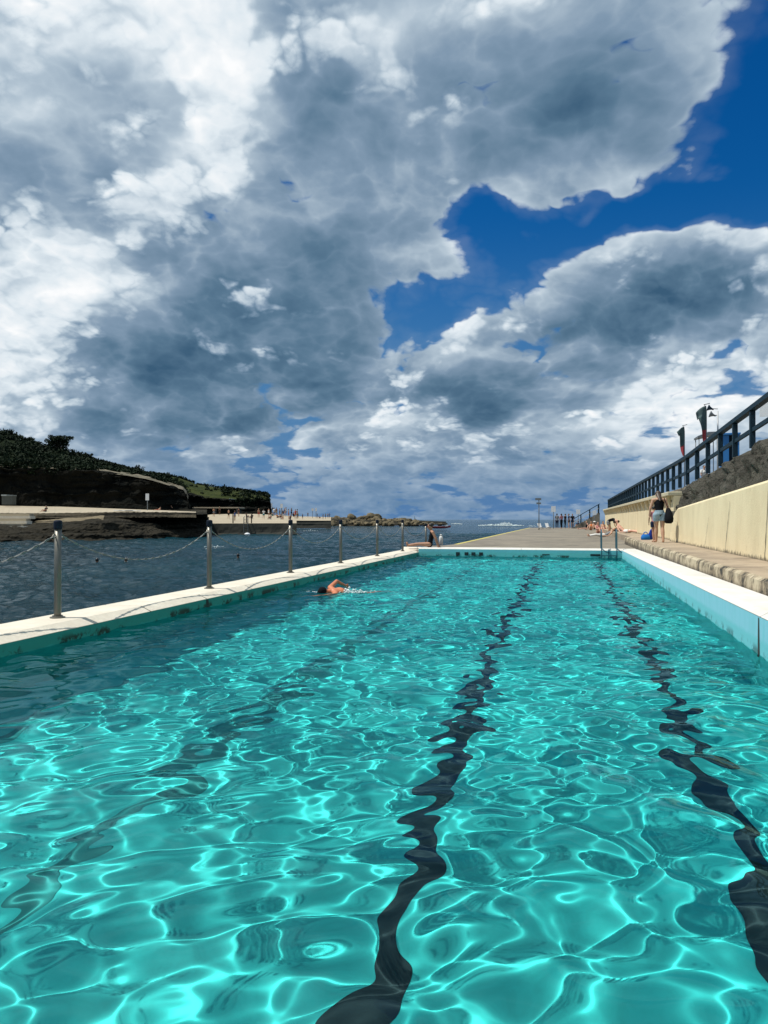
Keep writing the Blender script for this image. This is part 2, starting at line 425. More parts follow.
# ramped corner block where the low sea wall meets the raised end
MB().add([(-6.07, 27.56, LZ), (XL, 27.56, LZ), (XL, 28.02, DZ - .002), (-6.07, 28.02, DZ - .002), (-6.07, 27.56, -1), (XL, 27.56, -1), (XL, 28.02, -1), (-6.07, 28.02, -1)],
         [(0, 1, 2, 3), (7, 6, 5, 4), (0, 4, 5, 1), (1, 5, 6, 2), (2, 6, 7, 3), (3, 7, 4, 0)]).build('corner_block', m_whitel, pool)
MB().box(-6.0, XL - .03, -3.5, 27.5, -4, LZ - .26).build('sea_wall_footing', pm('wet_footing', (.06, .06, .045), .6, .7, 2), pool)

# ---- water surface: waves are real geometry, the sun is refracted through them
def water_mesh():
    rng = np.random.default_rng(11)
    xs = np.linspace(XL, XR, 600)
    ys = []; y = Y0
    while y < Y1: ys.append(y); y += max(.012, .0018 * y)
    ys = np.array(ys + [Y1])
    X, Y = np.meshgrid(xs, ys); Z = np.zeros_like(X)
    wx = X + .12 * np.sin(1.3 * Y + .6 * X); wy = Y + .12 * np.sin(1.1 * X - .7 * Y + 1)
    near = np.clip((Y - 2.0) / 9.0, 0, 1)                # calmer toward the camera end
    # (count, wavelengths, slope, how much of it is left at the near end)
    for cnt, lo, hi, sl, keep in ((14, .8, 1.7, .017, 1.0), (34, .40, .8, .0235, .95), (36, .22, .40, .0210, .90), (26, .13, .22, .0120, .60)):
        for i in range(cnt):
            lam = math.exp(rng.uniform(math.log(lo), math.log(hi))); th = rng.uniform(0, 2 * math.pi)
            k = 2 * math.pi / lam; ph = rng.uniform(0, 2 * math.pi)
            Z += .70 * (keep + (1 - keep) * near) * sl / k * np.sin(k * (math.cos(th) * wx + math.sin(th) * wy) + ph)
    ny, nx = X.shape; idx = np.arange(nx * ny).reshape(ny, nx)
    q = np.stack([idx[:-1, :-1], idx[:-1, 1:], idx[1:, 1:], idx[1:, :-1]], -1).reshape(-1)
    me = bpy.data.meshes.new('w'); me.vertices.add(nx * ny)
    me.vertices.foreach_set('co', np.stack([X, Y, Z], -1).astype(np.float32).ravel())
    n = len(q) // 4; me.loops.add(len(q)); me.loops.foreach_set('vertex_index', q.astype(np.int32))
    me.polygons.add(n); me.polygons.foreach_set('loop_start', np.arange(0, 4 * n, 4, dtype=np.int32))
    me.polygons.foreach_set('use_smooth', np.ones(n, bool)); me.update(calc_edges=True)
    return me
mw = bpy.data.materials.new('clear_pool_water'); mw.use_nodes = True; nt = mw.node_tree; nt.nodes.clear()
n_ = NB(nt)
rf = n_.node('ShaderNodeBsdfRefraction'); rf.inputs['Roughness'].default_value = 0; rf.inputs['IOR'].default_value = 1.33
rf.inputs['Color'].default_value = (.86, .985, .985, 1)
gg = n_.node('ShaderNodeBsdfGlossy'); gg.inputs['Roughness'].default_value = 0; gg.inputs['Color'].default_value = (.40, .80, .92, 1)
fr = n_.node('ShaderNodeFresnel'); fr.inputs['IOR'].default_value = 1.33
gl = n_.node('ShaderNodeMixShader'); n_.put(gl.inputs[0], n_.m('MULTIPLY', fr.outputs[0], .55)); nt.links.new(rf.outputs[0], gl.inputs[1]); nt.links.new(gg.outputs[0], gl.inputs[2])
om = nt.nodes.new('ShaderNodeOutputMaterial'); nt.links.new(gl.outputs[0], om.inputs[0])
water = struct('pool_water', water_mesh(), mw)
water.cycles.is_caustics_caster = True

# ================================================================== SEA
def sea_mat():
    m = bpy.data.materials.new('dark_sea_water'); m.use_nodes = True; nt = m.node_tree; n = NB(nt); p = nt.nodes['Principled BSDF']
    g = n.node('ShaderNodeNewGeometry'); pos = g.outputs['Position']
    p.inputs['Roughness'].default_value = .10; p.inputs['IOR'].default_value = 1.33; p.inputs['Specular IOR Level'].default_value = .08
    patch = n.noise(pos, .035, 4, .6)
    n.put(p.inputs['Base Color'], n.mix(n.maprange(patch, .35, .65), (.002, .020, .030), (.004, .036, .050)))
    mp = n.node('ShaderNodeMapping'); mp.inputs['Rotation'].default_value = (0, 0, .5); mp.inputs['Scale'].default_value = (1, 1.5, 1); nt.links.new(pos, mp.inputs[0])
    h = n.m('MULTIPLY_ADD', n.noise(mp.outputs[0], 1.1, 6, .62), 1.0, n.m('MULTIPLY', n.noise(pos, .22, 3, .5), 1.6))
    bn = n.node('ShaderNodeBump'); bn.inputs['Strength'].default_value = 1.0; bn.inputs['Distance'].default_value = .30
    nt.links.new(h, bn.inputs['Height']); nt.links.new(bn.outputs[0], p.inputs['Normal'])
    return m
mb = MB()
B = 16000
S2 = SEA - .3
mb.add([(-B, -B, S2), (-6.03, -B, S2), (-6.03, 29, S2), (-B, 29, S2)], [(0, 1, 2, 3)])
mb.add([(-B, 29, S2), (-6.03, 29, S2), (B, 29, S2), (B, B, S2), (-B, B, S2)], [(0, 1, 2, 3, 4)])
m_sea = sea_mat()
struct('sea', raw(mb.v, mb.f), m_sea)
def grid_mesh(X, Y, Z):
    ny, nx = X.shape; idx = np.arange(nx * ny).reshape(ny, nx)
    q = np.stack([idx[:-1, :-1], idx[:-1, 1:], idx[1:, 1:], idx[1:, :-1]], -1).reshape(-1)
    me = bpy.data.meshes.new('w'); me.vertices.add(nx * ny)
    me.vertices.foreach_set('co', np.stack([X, Y, Z], -1).astype(np.float32).ravel())
    n = len(q) // 4; me.loops.add(len(q)); me.loops.foreach_set('vertex_index', q.astype(np.int32))
    me.polygons.add(n); me.polygons.foreach_set('loop_start', np.arange(0, 4 * n, 4, dtype=np.int32))
    me.polygons.foreach_set('use_smooth', np.ones(n, bool)); me.update(calc_edges=True)
    return me
def chop(X, Y, seed, lo, hi, n, slope, th0, spread):
    rng = np.random.default_rng(seed); Z = np.zeros_like(X)
    for i in range(n):
        lam = math.exp(rng.uniform(math.log(lo), math.log(hi))); k = 2 * math.pi / lam; th = rng.normal(th0, spread); ph = rng.uniform(0, 6.28)
        Z += slope / k * np.sin(k * (math.cos(th) * X + math.sin(th) * Y) + ph)
    return Z
# the bay: chop as real geometry, finer toward the pool
us = np.linspace(0, 1, 420); vs = np.linspace(0, 1, 620)
A_, B_ = np.meshgrid(us, vs)
Yb = -4 + 132 * B_ ** 1.35
Xb = -6.05 - (95 + .6 * np.maximum(Yb, 0)) * A_ ** 1.6
Xb = Xb + np.where(Yb > 30, (Yb - 30) * .25, 0) * (1 - A_)
Zb = SEA + chop(Xb, Yb, 5, .40, 1.2, 30, .042, .9, .8) + chop(Xb, Yb, 6, 1.2, 5.0, 18, .034, .8, .5)
fade = np.clip(np.minimum.reduce([(1 - A_) / .04, (1 - B_) / .05, np.ones_like(A_)]), 0, 1)
Zb = Zb * fade + (S2 - .02) * (1 - fade)
struct('bay_water', grid_mesh(Xb, Yb, Zb), m_sea)

# ================================================================== DECK, LEDGE, WALLS ON THE RIGHT
def concrete(name, c, c2, period, crossp):
    m = bpy.data.materials.new(name); m.use_nodes = True; nt = m.node_tree; n = NB(nt); p = nt.nodes['Principled BSDF']
    p.inputs['Roughness'].default_value = .9
    g = n.node('ShaderNodeNewGeometry'); pos = g.outputs['Position']; sx = n.node('ShaderNodeSeparateXYZ'); nt.links.new(pos, sx.inputs[0])
    big = n.noise(pos, .35, 6, .65); mid = n.noise(pos, 2.2, 6, .65); fine = n.noise(pos, 24, 4, .65)
    k = n.mix(n.maprange(big, .38, .66), c, c2)
    k = n.mix(n.maprange(mid, .50, .72, 0, .6), k, tuple(x * .55 for x in c2))
    k = n.mix(n.maprange(fine, .55, .75, 0, .5), k, tuple(x * 1.25 for x in c))
    k = n.mix(n.maprange(n.noise(pos, .8, 3, .5, .6), .60, .66, 0, .45), k, tuple(x * .5 for x in c2))     # damp patches
    wob_ = n.m('MULTIPLY', n.m('SUBTRACT', mid, .5), .06)
    for comp, per in ((sx.outputs[1], period), (sx.outputs[0], crossp)):
        if not per: continue
        f_ = n.m('ABSOLUTE', n.m('SUBTRACT', n.m('FRACT', n.m('DIVIDE', n.m('ADD', comp, wob_), per)), .5))
        k = n.mix(n.maprange(f_, .5 - .030 / per, .5 - .010 / per, 0, .8), k, tuple(x * .25 for x in c2))
    n.put(p.inputs['Base Color'], k)
    bn = n.node('ShaderNodeBump'); bn.inputs['Strength'].default_value = .5; bn.inputs['Distance'].default_value = .02
    nt.links.new(n.m('ADD', fine, mid), bn.inputs['Height']); nt.links.new(bn.outputs[0], p.inputs['Normal'])
    return m
m_deck = concrete('grey_deck_concrete', (.25, .22, .17), (.17, .15, .12), 3.3, 0)
m_ledge = concrete('tan_ledge_concrete', (.40, .32, .23), (.29, .23, .165), 2.6, 0)
deck_pts = [(-5.36, Y1 + .62), (2.38, Y1 + .62), (2.38, 33.4), (3.7, 33.4), (3.7, 97), (-4.62, 97), (-4.62, 31.2), (-4.8, 30.0), (-5.36, 29.3)]
n = len(deck_pts)
mb = MB().add([(x, y, DZ - .004) for x, y in deck_pts] + [(x, y, -2.5) for x, y in deck_pts],
              [tuple(range(n)), tuple(range(2 * n - 1, n - 1, -1))] + [(i, n + i, n + (i + 1) % n, (i + 1) % n) for i in range(n)])
struct('promenade_deck', mb.mesh(), m_deck)
struct('near_deck', MB().prism([(-6.07, .30), (2.36, .30), (2.36, -2.5), (-6.07, -2.5)], -6, Y0 - .002).mesh(), m_deck)
# yellow safety edge painted along the deck
mb = MB().add([(-4.61, 31.3, DZ), (-4.41, 31.3, DZ), (-4.41, 96.5, DZ), (-4.61, 96.5, DZ)], [(0, 1, 2, 3)])
struct('yellow_edge_line', raw(mb.v, mb.f), pm('yellow_edge_paint', (.62, .52, .10), .8, .6, 1.5, (.35, .30, .16)))

# raised ledge with weathered kerb face
LED = .60
def kerb_mat():
    m = bpy.data.materials.new('stained_kerb'); m.use_nodes = True; nt = m.node_tree; n = NB(nt); p = nt.nodes['Principled BSDF']
    p.inputs['Roughness'].default_value = .9
    g = n.node('ShaderNodeNewGeometry'); pos = g.outputs['Position']
    mp = n.node('ShaderNodeMapping'); mp.inputs['Scale'].default_value = (1, 1, .8); nt.links.new(pos, mp.inputs[0])
    a = n.noise(mp.outputs[0], 2.6, 7, .7); c2 = n.noise(mp.outputs[0], 13, 5, .65)
    c = n.mix(n.maprange(a, .40, .55), (.50, .43, .30), (.26, .21, .14))
    c = n.mix(n.maprange(n.m('MULTIPLY_ADD', c2, .4, n.m('MULTIPLY', a, .6)), .50, .60), c, (.03, .03, .024))
    s = n.node('ShaderNodeSeparateXYZ'); nt.links.new(pos, s.inputs[0])
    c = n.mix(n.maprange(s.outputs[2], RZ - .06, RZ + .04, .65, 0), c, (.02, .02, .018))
    n.put(p.inputs['Base Color'], c)
    bn = n.node('ShaderNodeBump'); bn.inputs['Strength'].default_value = .45; bn.inputs['Distance'].default_value = .02
    nt.links.new(c2, bn.inputs['Height']); nt.links.new(bn.outputs[0], p.inputs['Normal'])
    return m
ledge = empty('raised_ledge', (0, 0, 0), 0, 'raised tan concrete ledge with a stained kerb face running beside the white rim', 'ledge')
MB().prism([(2.46, LED), (3.7, LED), (3.7, RZ - .4), (2.46, RZ - .4)], -6, 33.5).build('ledge_top', m_ledge, ledge)
bevel(MB().prism([(2.75, LED - .003), (3.7, LED - .003), (3.7, DZ - .3), (2.75, DZ - .3)], 33.5, 62).build('ledge_top', m_ledge, ledge), .02, 1)
# kerb face: slightly ragged strip
v = []; f = []
ys = np.arange(-6, 33.6, .10)
for i, y in enumerate(ys):
    j = noise.noise(Vector((y * 1.7, 0, 0))) * .007; j2 = noise.noise(Vector((y * 2.3, 5, 0))) * .010
    v += [(2.385, y, RZ - .35), (2.392 + j, y, RZ + .06), (2.40 + j, y, LED - .035 + j2), (2.445 + j, y, LED - .002 + j2 * .2), (2.49, y, LED + .003), (2.49, y, RZ - .3)]
    if i:
        o_ = (i - 1) * 6
        f += [(o_ + k, o_ + 6 + k, o_ + 7 + k, o_ + k + 1) for k in range(5)]
f += [tuple(range(6)), tuple(len(v) - 1 - k for k in range(6))]
me = raw(v, f); bm = bmesh.new(); bm.from_mesh(me); bmesh.ops.recalc_face_normals(bm, faces=bm.faces); bm.to_mesh(me); bm.free()
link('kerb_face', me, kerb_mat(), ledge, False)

# near yellow wall
def yellow_mat():
    m = bpy.data.materials.new('yellow_render'); m.use_nodes = True; nt = m.node_tree; n = NB(nt); p = nt.nodes['Principled BSDF']
    p.inputs['Roughness'].default_value = .9
    g = n.node('ShaderNodeNewGeometry'); pos = g.outputs['Position']
    mp = n.node('ShaderNodeMapping'); mp.inputs['Scale'].default_value = (1, 1, .55); nt.links.new(pos, mp.inputs[0])
    a = n.noise(mp.outputs[0], 1.3, 6, .6)
    c = n.mix(n.maprange(a, .35, .75), (.80, .69, .45), (.69, .585, .37))
    a2 = n.noise(mp.outputs[0], 7, 4, .6)
    c = n.mix(n.maprange(a2, .62, .74, 0, .32), c, (.42, .33, .19))
    s = n.node('ShaderNodeSeparateXYZ'); nt.links.new(pos, s.inputs[0])
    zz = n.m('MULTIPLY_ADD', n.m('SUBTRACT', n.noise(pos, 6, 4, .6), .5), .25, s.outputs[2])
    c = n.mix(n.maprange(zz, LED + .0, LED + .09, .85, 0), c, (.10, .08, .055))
    n.put(p.inputs['Base Color'], c)
    bn = n.node('ShaderNodeBump'); bn.inputs['Strength'].default_value = .35; bn.inputs['Distance'].default_value = .02
    nt.links.new(n.noise(pos, 22, 5, .6), bn.inputs['Height']); nt.links.new(bn.outputs[0], p.inputs['Normal'])
    return m
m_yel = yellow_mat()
WX = 3.47
nw = empty('retaining_wall', (WX, 10, LED), 0, 'cracked pale yellow wall with a rounded end below the rocky bank', 'wall')
def wall_top(y): return 2.52 - .0305 * y
ys = [-6 + i * .5 for i in range(65)] + [26.3, 26.7, 27.1, 27.4, 27.6, 27.75, 27.85, 27.9]
ys = sorted(set(y for y in ys if y <= 27.9))
v = []; f = []
for i, y in enumerate(ys):
    t = wall_top(y); 
    if y > 26.0: t = LED - .05 + (wall_top(26) - LED + .05) * math.sqrt(max(0, 1 - ((y - 26) / 1.9) ** 2))
    v += [(WX, y, LED - .1), (WX + .05, y, max(t - .05, LED - .09)), (WX + .09, y, max(t, LED - .08)), (WX + .36, y, max(t - .01, LED - .08)), (WX + .36, y, LED - .1)]
    if i:
        o_ = (i - 1) * 5; f += [(o_ + k, o_ + 5 + k, o_ + 5 + (k + 1) % 5, o_ + (k + 1) % 5) for k in range(5)]
f += [(0, 1, 2, 3, 4), tuple(len(v) - 1 - k for k in range(5))]
me = raw(v, f); bm = bmesh.new(); bm.from_mesh(me); bmesh.ops.recalc_face_normals(bm, faces=bm.faces); bm.to_mesh(me); bm.free()
for vv in me.vertices: vv.co -= Vector((WX, 10, LED))
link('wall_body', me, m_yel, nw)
def crack(pts, w, parent, off):
    v = []; f = []
    for i, (y, z) in enumerate(pts):
        fr = (z - LED + .1) / 1.9 * .05
        ww = w * (0.5 + random.random())
        v += [(WX + fr - .006, y - ww, z), (WX + fr - .006, y + ww, z)]
        if i: f.append((2 * i - 2, 2 * i - 1, 2 * i + 1, 2 * i))
    me = raw([Vector(p) - off for p in v], f)
    return link('crack', me, m_joint, parent)
def wob(y0, y1, z0, z1, n=12):
    return [(y0 + (y1 - y0) * i / n + random.uniform(-.02, .02), z0 + (z1 - z0) * i / n) for i in range(n + 1)]
off = Vector((WX, 10, LED))
crack(wob(18.3, 17.9, LED + .02, 1.75), .012, nw, off)
crack(wob(14.8, 14.65, LED + .02, 1.95), .013, nw, off)
crack(wob(20.9, 20.4, LED + .02, 1.4), .008, nw, off)

# far yellow wall with a bracketed cap
FT = 2.33
fw = empty('seafront_wall', (3.7, 50, DZ), 0, 'long pale yellow wall with a bracketed cap behind the sunbathers', 'wall')
MB().box(-.04, .5, -21.9, 27, -.1, FT - DZ - .14).build('wall_body', m_yel, fw)
bevel(MB().box(-.24, .55, -21.9, 27.1, FT - DZ - .14, FT - DZ).build('wall_cap', pm('pale_cap', (.66, .60, .42), .9, .5, 2), fw), .02, 1)
br = None
for i in range(26):
    y = -21 + i * 1.9
    if br is None:
        br = MB().add([(-.2, -.11, 0), (-.2, .11, 0), (-.045, .11, 0), (-.045, -.11, 0), (-.045, -.11, -.42), (-.045, .11, -.42), (-.2, -.11, -.08), (-.2, .11, -.08)],
                      [(0, 1, 2, 3), (0, 6, 7, 1), (6, 4, 5, 7), (3, 2, 5, 4), (0, 3, 4, 6), (1, 7, 5, 2)]).build('cap_bracket', m_yel, fw)
        br.location = (0, y, FT - DZ - .142); base = br
    else:
        c = base.copy(); col.objects.link(c); c.location = (0, y, FT - DZ - .142)

# rail line: ground height along the ramp behind the walls
RAILPTS = [(-4, 4.7, 4.55), (6, 4.65, 4.5), (16.8, 4.45, 4.24), (21.3, 4.25, 3.93), (27.8, 4.0, 3.50), (40, 3.88, 3.38), (74.6, 3.85, 3.22)]   # y, x, top z
def rail(y):
    P = RAILPTS
    for (a, xa, za), (c, xc, zc) in zip(P[:-1], P[1:]):
        if y <= c:
            t = (y - a) / (c - a); t = max(0, t); return xa + (xc - xa) * t, za + (zc - za) * t
    return P[-1][1], P[-1][2]
RH = 1.0
# rocky bank between wall top and rail
def rock_mat(name, c1, c2, c3, sc_=1.0, bd=.12, bed=0.):
    m = bpy.data.materials.new(name); m.use_nodes = True; nt = m.node_tree; n = NB(nt); p = nt.nodes['Principled BSDF']
    p.inputs['Roughness'].default_value = .95; p.inputs['Specular IOR Level'].default_value = .06
    g = n.node('ShaderNodeNewGeometry'); pos = g.outputs['Position']
    a = n.noise(pos, 1.1 * sc_, 7, .68); c = n.noise(pos, 6 * sc_, 6, .7)
    k = n.mix(n.maprange(a, .38, .62), c1, c2)
    k = n.mix(n.maprange(c, .52, .70), k, c3)
    if bed:                                             # level beds of paler and darker stone
        mp = n.node('ShaderNodeMapping'); mp.inputs['Scale'].default_value = (.05, .05, bed); nt.links.new(pos, mp.inputs[0])
        e = n.noise(mp.outputs[0], 1.6, 5, .7)
        k = n.mix(n.maprange(e, .46, .54, 0, .85), k, c2); k = n.mix(n.maprange(e, .40, .46, .85, 0), k, c3)
    n.put(p.inputs['Base Color'], k)
    bn = n.node('ShaderNodeBump'); bn.inputs['Strength'].default_value = 1.0; bn.inputs['Distance'].default_value = bd
    nt.links.new(n.m('ADD', c, n.m('MULTIPLY', a, 1.5)), bn.inputs['Height']); nt.links.new(bn.outputs[0], p.inputs['Normal'])
    return m
m_bank = rock_mat('dark_bank_rock', (.098, .094, .080), (.165, .158, .132), (.020, .021, .016), 1.5, .25)
v = []; f = []; NP = 14
ys = np.arange(-6, 29.01, .18)
for i, y in enumerate(ys):
    rx, rz = rail(y); top = rz - RH + .04
    w = wall_top(y) - .03
    if y > 25.5: w = w - (y - 25.5) * .42
    for k in range(NP):
        t = k / (NP - 1)
        e = max(0, (y - 26.5) / 2.5)
        x = WX + .22 + (rx + .12 - WX - .22) * t ** .8
        z = w + (top - w) * (t ** .75)
        nn = noise.fractal(Vector((x * 1.4, y * .9, z * 1.6)), .8, 2.1, 6)
        env = math.sin(math.pi * min(1, t * 1.02)) ** .6 if 0 < t < 1 else 0
        n2 = noise.noise(Vector((x * 3.1, y * 2.6, z * 4)))
        v.append((x - (nn * .34 + n2 * .10) * env - .10 * env, y + nn * .14 * env, z + (nn * .22 + n2 * .07) * env))
    if i:
        o_ = (i - 1) * NP; f += [(o_ + k, o_ + NP + k, o_ + NP + k + 1, o_ + k + 1) for k in range(NP - 1)]
struct('rocky_bank', raw(v, f), m_bank)
# upper promenade behind the rail
v = []; f = []
ys = list(np.arange(-8, 76, 2.0)) + [76]
for i, y in enumerate(ys):
    rx, rz = rail(y); z = rz - RH
    v += [(rx + .05, y, z - .6), (rx + .05, y, z), (40, y, z + .4), (300, y, z + 10)]
    if i: o_ = (i - 1) * 4; f += [(o_ + k, o_ + 4 + k, o_ + 5 + k, o_ + k + 1) for k in range(3)]
o_ = len(v) - 4; v += [(3.9, 76, -2), (300, 76, -2)]; f.append((o_ + 1, o_ + 2, o_ + 3, len(v) - 1, len(v) - 2))
struct('upper_promenade', raw(v, f), m_deck)

# ---- railing
m_rail = pm('dark_blue_rail_paint', (.010, .028, .045), .55, .3, 6, (.016, .04, .058), spec=.2)
rl = empty('promenade_railing', (4, 30, 2.5), 0, 'dark blue timber post railing climbing along the top of the rocky bank', 'railing')
O = Vector((4, 30, 2.5))
ys = np.arange(-4, 74.7, 1.57)
top = MB(); low = MB()
for a, c in zip(ys[:-1], ys[1:]):
    xa, za = rail(a); xc, zc = rail(c)
pts = [Vector((rail(y)[0], y, rail(y)[1])) - O for y in ys]
def ribbon(pts, w, h):
    v = []; f = []
    for i, p in enumerate(pts):
        v += [p + Vector((-w / 2, 0, -h / 2)), p + Vector((w / 2, 0, -h / 2)), p + Vector((w / 2, 0, h / 2)), p + Vector((-w / 2, 0, h / 2))]
        if i: o_ = 4 * (i - 1); f += [(o_ + k, o_ + 4 + k, o_ + 4 + (k + 1) % 4, o_ + (k + 1) % 4) for k in range(4)]
    f += [(3, 2, 1, 0), tuple(len(v) - 4 + k for k in range(4))]
    return MB().add(v, f)
ribbon([p + Vector((0, 0, -.04)) for p in pts], .16, .11).build('top_rail', m_rail, rl)
ribbon([p + Vector((0, 0, -.56)) for p in pts], .06, .10).build('lower_rail', m_rail, rl)
pb = None
for p in pts:
    if pb is None:
        pb = bevel(MB().box(-.06, .06, -.06, .06, -.99, -.097).build('rail_post', m_rail, rl), .006, 1); pb.location = p
    else:
        c = pb.copy(); col.objects.link(c); c.location = p


# ================================================================== POSTS AND CHAINS ON THE SEA WALL
m_steel = pm('brushed_steel', (.20, .195, .17), .42, .5, 6, (.11, .105, .09), metal=.7, stretch=(1, 1, .2))
m_cap = pm('dark_blue_cap', (.008, .014, .028), .6, spec=.2)
m_chain = pm('dull_chain_steel', (.22, .225, .21), .6, .3, 20, metal=.4)
PX = -5.79
PH = 1.14
postsY = [3.82, 7.63, 11.46, 15.24, 18.93, 22.85, 26.6, 30.3]
where = ['post out by the near end of the low sea wall', 'nearest and tallest looking steel post, before the dark headland cliff', 'steel post before the pale terrace and just behind the cracked joint of the coping',
         'steel post in line with the end of the headland', 'steel post before the near end of the boulder breakwater', 'steel post before the middle of the boulder breakwater',
         'steel post just behind the feet of the sitting woman', 'farthest steel post, standing beside the back of the sitting woman']
post = None; posts = []
for i, y in enumerate(postsY):
    zb = LZ if y < 27 else RZ
    xb = PX if y < 29 else -5.62
    if y > 29: continue
    if post is None:
        post = empty('chain_post', (xb, y, zb))
        MB().lathe([(.040, 0), (.040, .06), (.040, .5), (.040, PH - .10)], 20).build('pole', m_steel, post, True)
        MB().lathe([(.085, 0), (.085, .012), (.060, .018), (.058, .03)], 20).build('base_plate', m_steel, post, False)
        MB().lathe([(.046, PH - .10), (.048, PH - .085), (.048, PH - .02), (.042, PH - .004), (.02, PH + .004)], 20).build('cap', m_cap, post, False)
        for sg in (-1, 1):
            MB().tube([(0, sg * .045, PH - .17), (0, sg * .075, PH - .165), (0, sg * .09, PH - .185), (0, sg * .075, PH - .205), (0, sg * .045, PH - .20)], .008, 6).build('chain_eye', m_steel, post)
        o = post
    else:
        o = copy_tree(post); o.location = (xb, y, zb)
    tag(o, where[i], 'post', 'steel chain posts along the sea wall'); posts.append((xb, y, zb))
# last post stands on the raised corner
o = copy_tree(post); o.location = (-5.62, 30.3, SEA + .95); tag(o, where[7], 'post', 'steel chain posts along the sea wall'); posts.append((-5.62, 30.3, SEA + .95))
MB().box(-5.9, -5.3, 29.5, 30.7, -3, SEA + .95).build('corner_footing', m_deck, pool)
cw = ['chain with its left end outside the view, hanging to the nearest post', 'long chain sagging low over the water from the nearest post', 'chain sagging between the second and third posts, the pale terrace above it',
      'chain sagging between the third and fourth posts', 'chain sagging between the fourth and fifth posts', 'chain sagging between the fifth and sixth posts', 'short looking chain sagging to the post behind the sitting woman']
for i in range(7):
    a = Vector(posts[i]) + Vector((0, .09, PH - .19)); c = Vector(posts[i + 1]) + Vector((0, -.09, PH - .19))
    n = 150; sag = .36; v = []; f = []
    ctr = (a + c) / 2
    for k in range(n + 1):
        t = k / n; p = a.lerp(c, t); p.z -= sag * (1 - (2 * t - 1) ** 2)
        # linked chain: flattened lobes turned a quarter turn from one link to the next
        ph = k % 4; wide = .014 if ph in (1, 2, 3) else .006; thin = .0055
        turned = (k // 4) % 2
        ax = Vector((1, 0, 0)); az = Vector((0, 0, 1))
        rw, rt = (wide, thin) if turned else (thin, wide)
        for q in range(6):
            an = q * math.pi / 3; v.append(p - ctr + ax * rw * math.cos(an) + az * rt * math.sin(an))
        if k: o_ = 6 * (k - 1); f += [(o_ + q, o_ + (q + 1) % 6, o_ + 6 + (q + 1) % 6, o_ + 6 + q) for q in range(6)]
    ch = link('hanging_chain', raw(v, f), m_chain); ch.location = ctr
    tag(ch, cw[i], 'chain', 'chains slung between the steel posts')

# ================================================================== POOL LADDER
m_blue = pm('blue_ladder_paint', (.03, .12, .17), .45, .4, 8)
lad = empty('pool_ladder', (1.435, Y1, DZ), 0, 'blue metal pool ladder with tall thin handrails at the far corner of the pool', 'ladder')
for x in (-.255, .255):
    MB().tube([(x, .50, 0), (x, .50, .42), (x, .47, .56), (x, .40, .65), (x, .28, .68), (x, .10, .68), (x, -.02, .65), (x, -.08, .56), (x, -.10, .4), (x, -.10, .0), (x, -.10, -1.5)], .020, 8).build('handrail', m_blue, lad, True)
for z in (-.22, -.50, -.80, -1.1):
    MB().box(-.255, .255, -.145, -.055, z - .015, z + .015).build('tread', m_blue, lad)
for x in (-.255, .255):
    MB().tube([(x, -.10, .03), (x + .12, -.11, -.08), (x + .235, -.12, -.14), (x + .235, -.12, -.7)], .018, 8).build('brace', m_blue, lad, True)
    MB().tube([(x + .235, -.12, .0), (x + .235, -.12, -.14)], .026, 8).build('brace_cap', m_blue, lad, True)

# ================================================================== PEOPLE
def capsule(p0, r0, p1, r1, side=None, flat=1.0, hem0=False, hem1=False, n=14):
    """tapered limb; cross-section squashed by flat across the side axis; ends round unless hemmed"""
    p0 = Vector(p0); p1 = Vector(p1); d = p1 - p0; L = d.length
    d = d / L if L > 1e-6 else Vector((0, 0, 1))
    a = Vector(side) if side is not None else (Vector((1, 0, 0)) if abs(d.x) < .9 else Vector((0, 1, 0)))
    a = (a - d * a.dot(d)); a.normalize(); c = d.cross(a)
    rings = []
    if not hem0: rings += [(p0 - d * r0 * min(1, flat + .1) * math.sin(t), r0 * math.cos(t)) for t in (1.4, 1.05, .7, .35)]
    rings += [(p0, r0), (p0.lerp(p1, .5), (r0 + r1) / 2), (p1, r1)]
    if not hem1: rings += [(p1 + d * r1 * min(1, flat + .1) * math.sin(t), r1 * math.cos(t)) for t in (.35, .7, 1.05, 1.4)]
    v = []; f = []
    for i, (p, r) in enumerate(rings):
        v += [p + a * r * math.cos(k * 2 * math.pi / n) + c * r * flat * math.sin(k * 2 * math.pi / n) for k in range(n)]
        if i: o_ = n * (i - 1); f += [(o_ + k, o_ + (k + 1) % n, o_ + n + (k + 1) % n, o_ + n + k) for k in range(n)]
    f += [tuple(range(n - 1, -1, -1)), tuple(len(v) - n + k for k in range(n))]
    return v, f
def ellipsoid(c, ax, ay, az, n=16, m=10):
    """ax, ay, az are the three semi-axis vectors"""
    v = []; f = []; c = Vector(c)
    for j in range(m + 1):
        t = -math.pi / 2 * .98 + math.pi * .98 * j / m
        for k in range(n):
            v.append(c + ax * math.cos(t) * math.cos(2 * math.pi * k / n) + ay * math.cos(t) * math.sin(2 * math.pi * k / n) + az * math.sin(t))
        if j: o_ = n * (j - 1); f += [(o_ + k, o_ + (k + 1) % n, o_ + n + (k + 1) % n, o_ + n + k) for k in range(n)]
    f += [tuple(range(n - 1, -1, -1)), tuple(len(v) - n + k for k in range(n))]
    return v, f
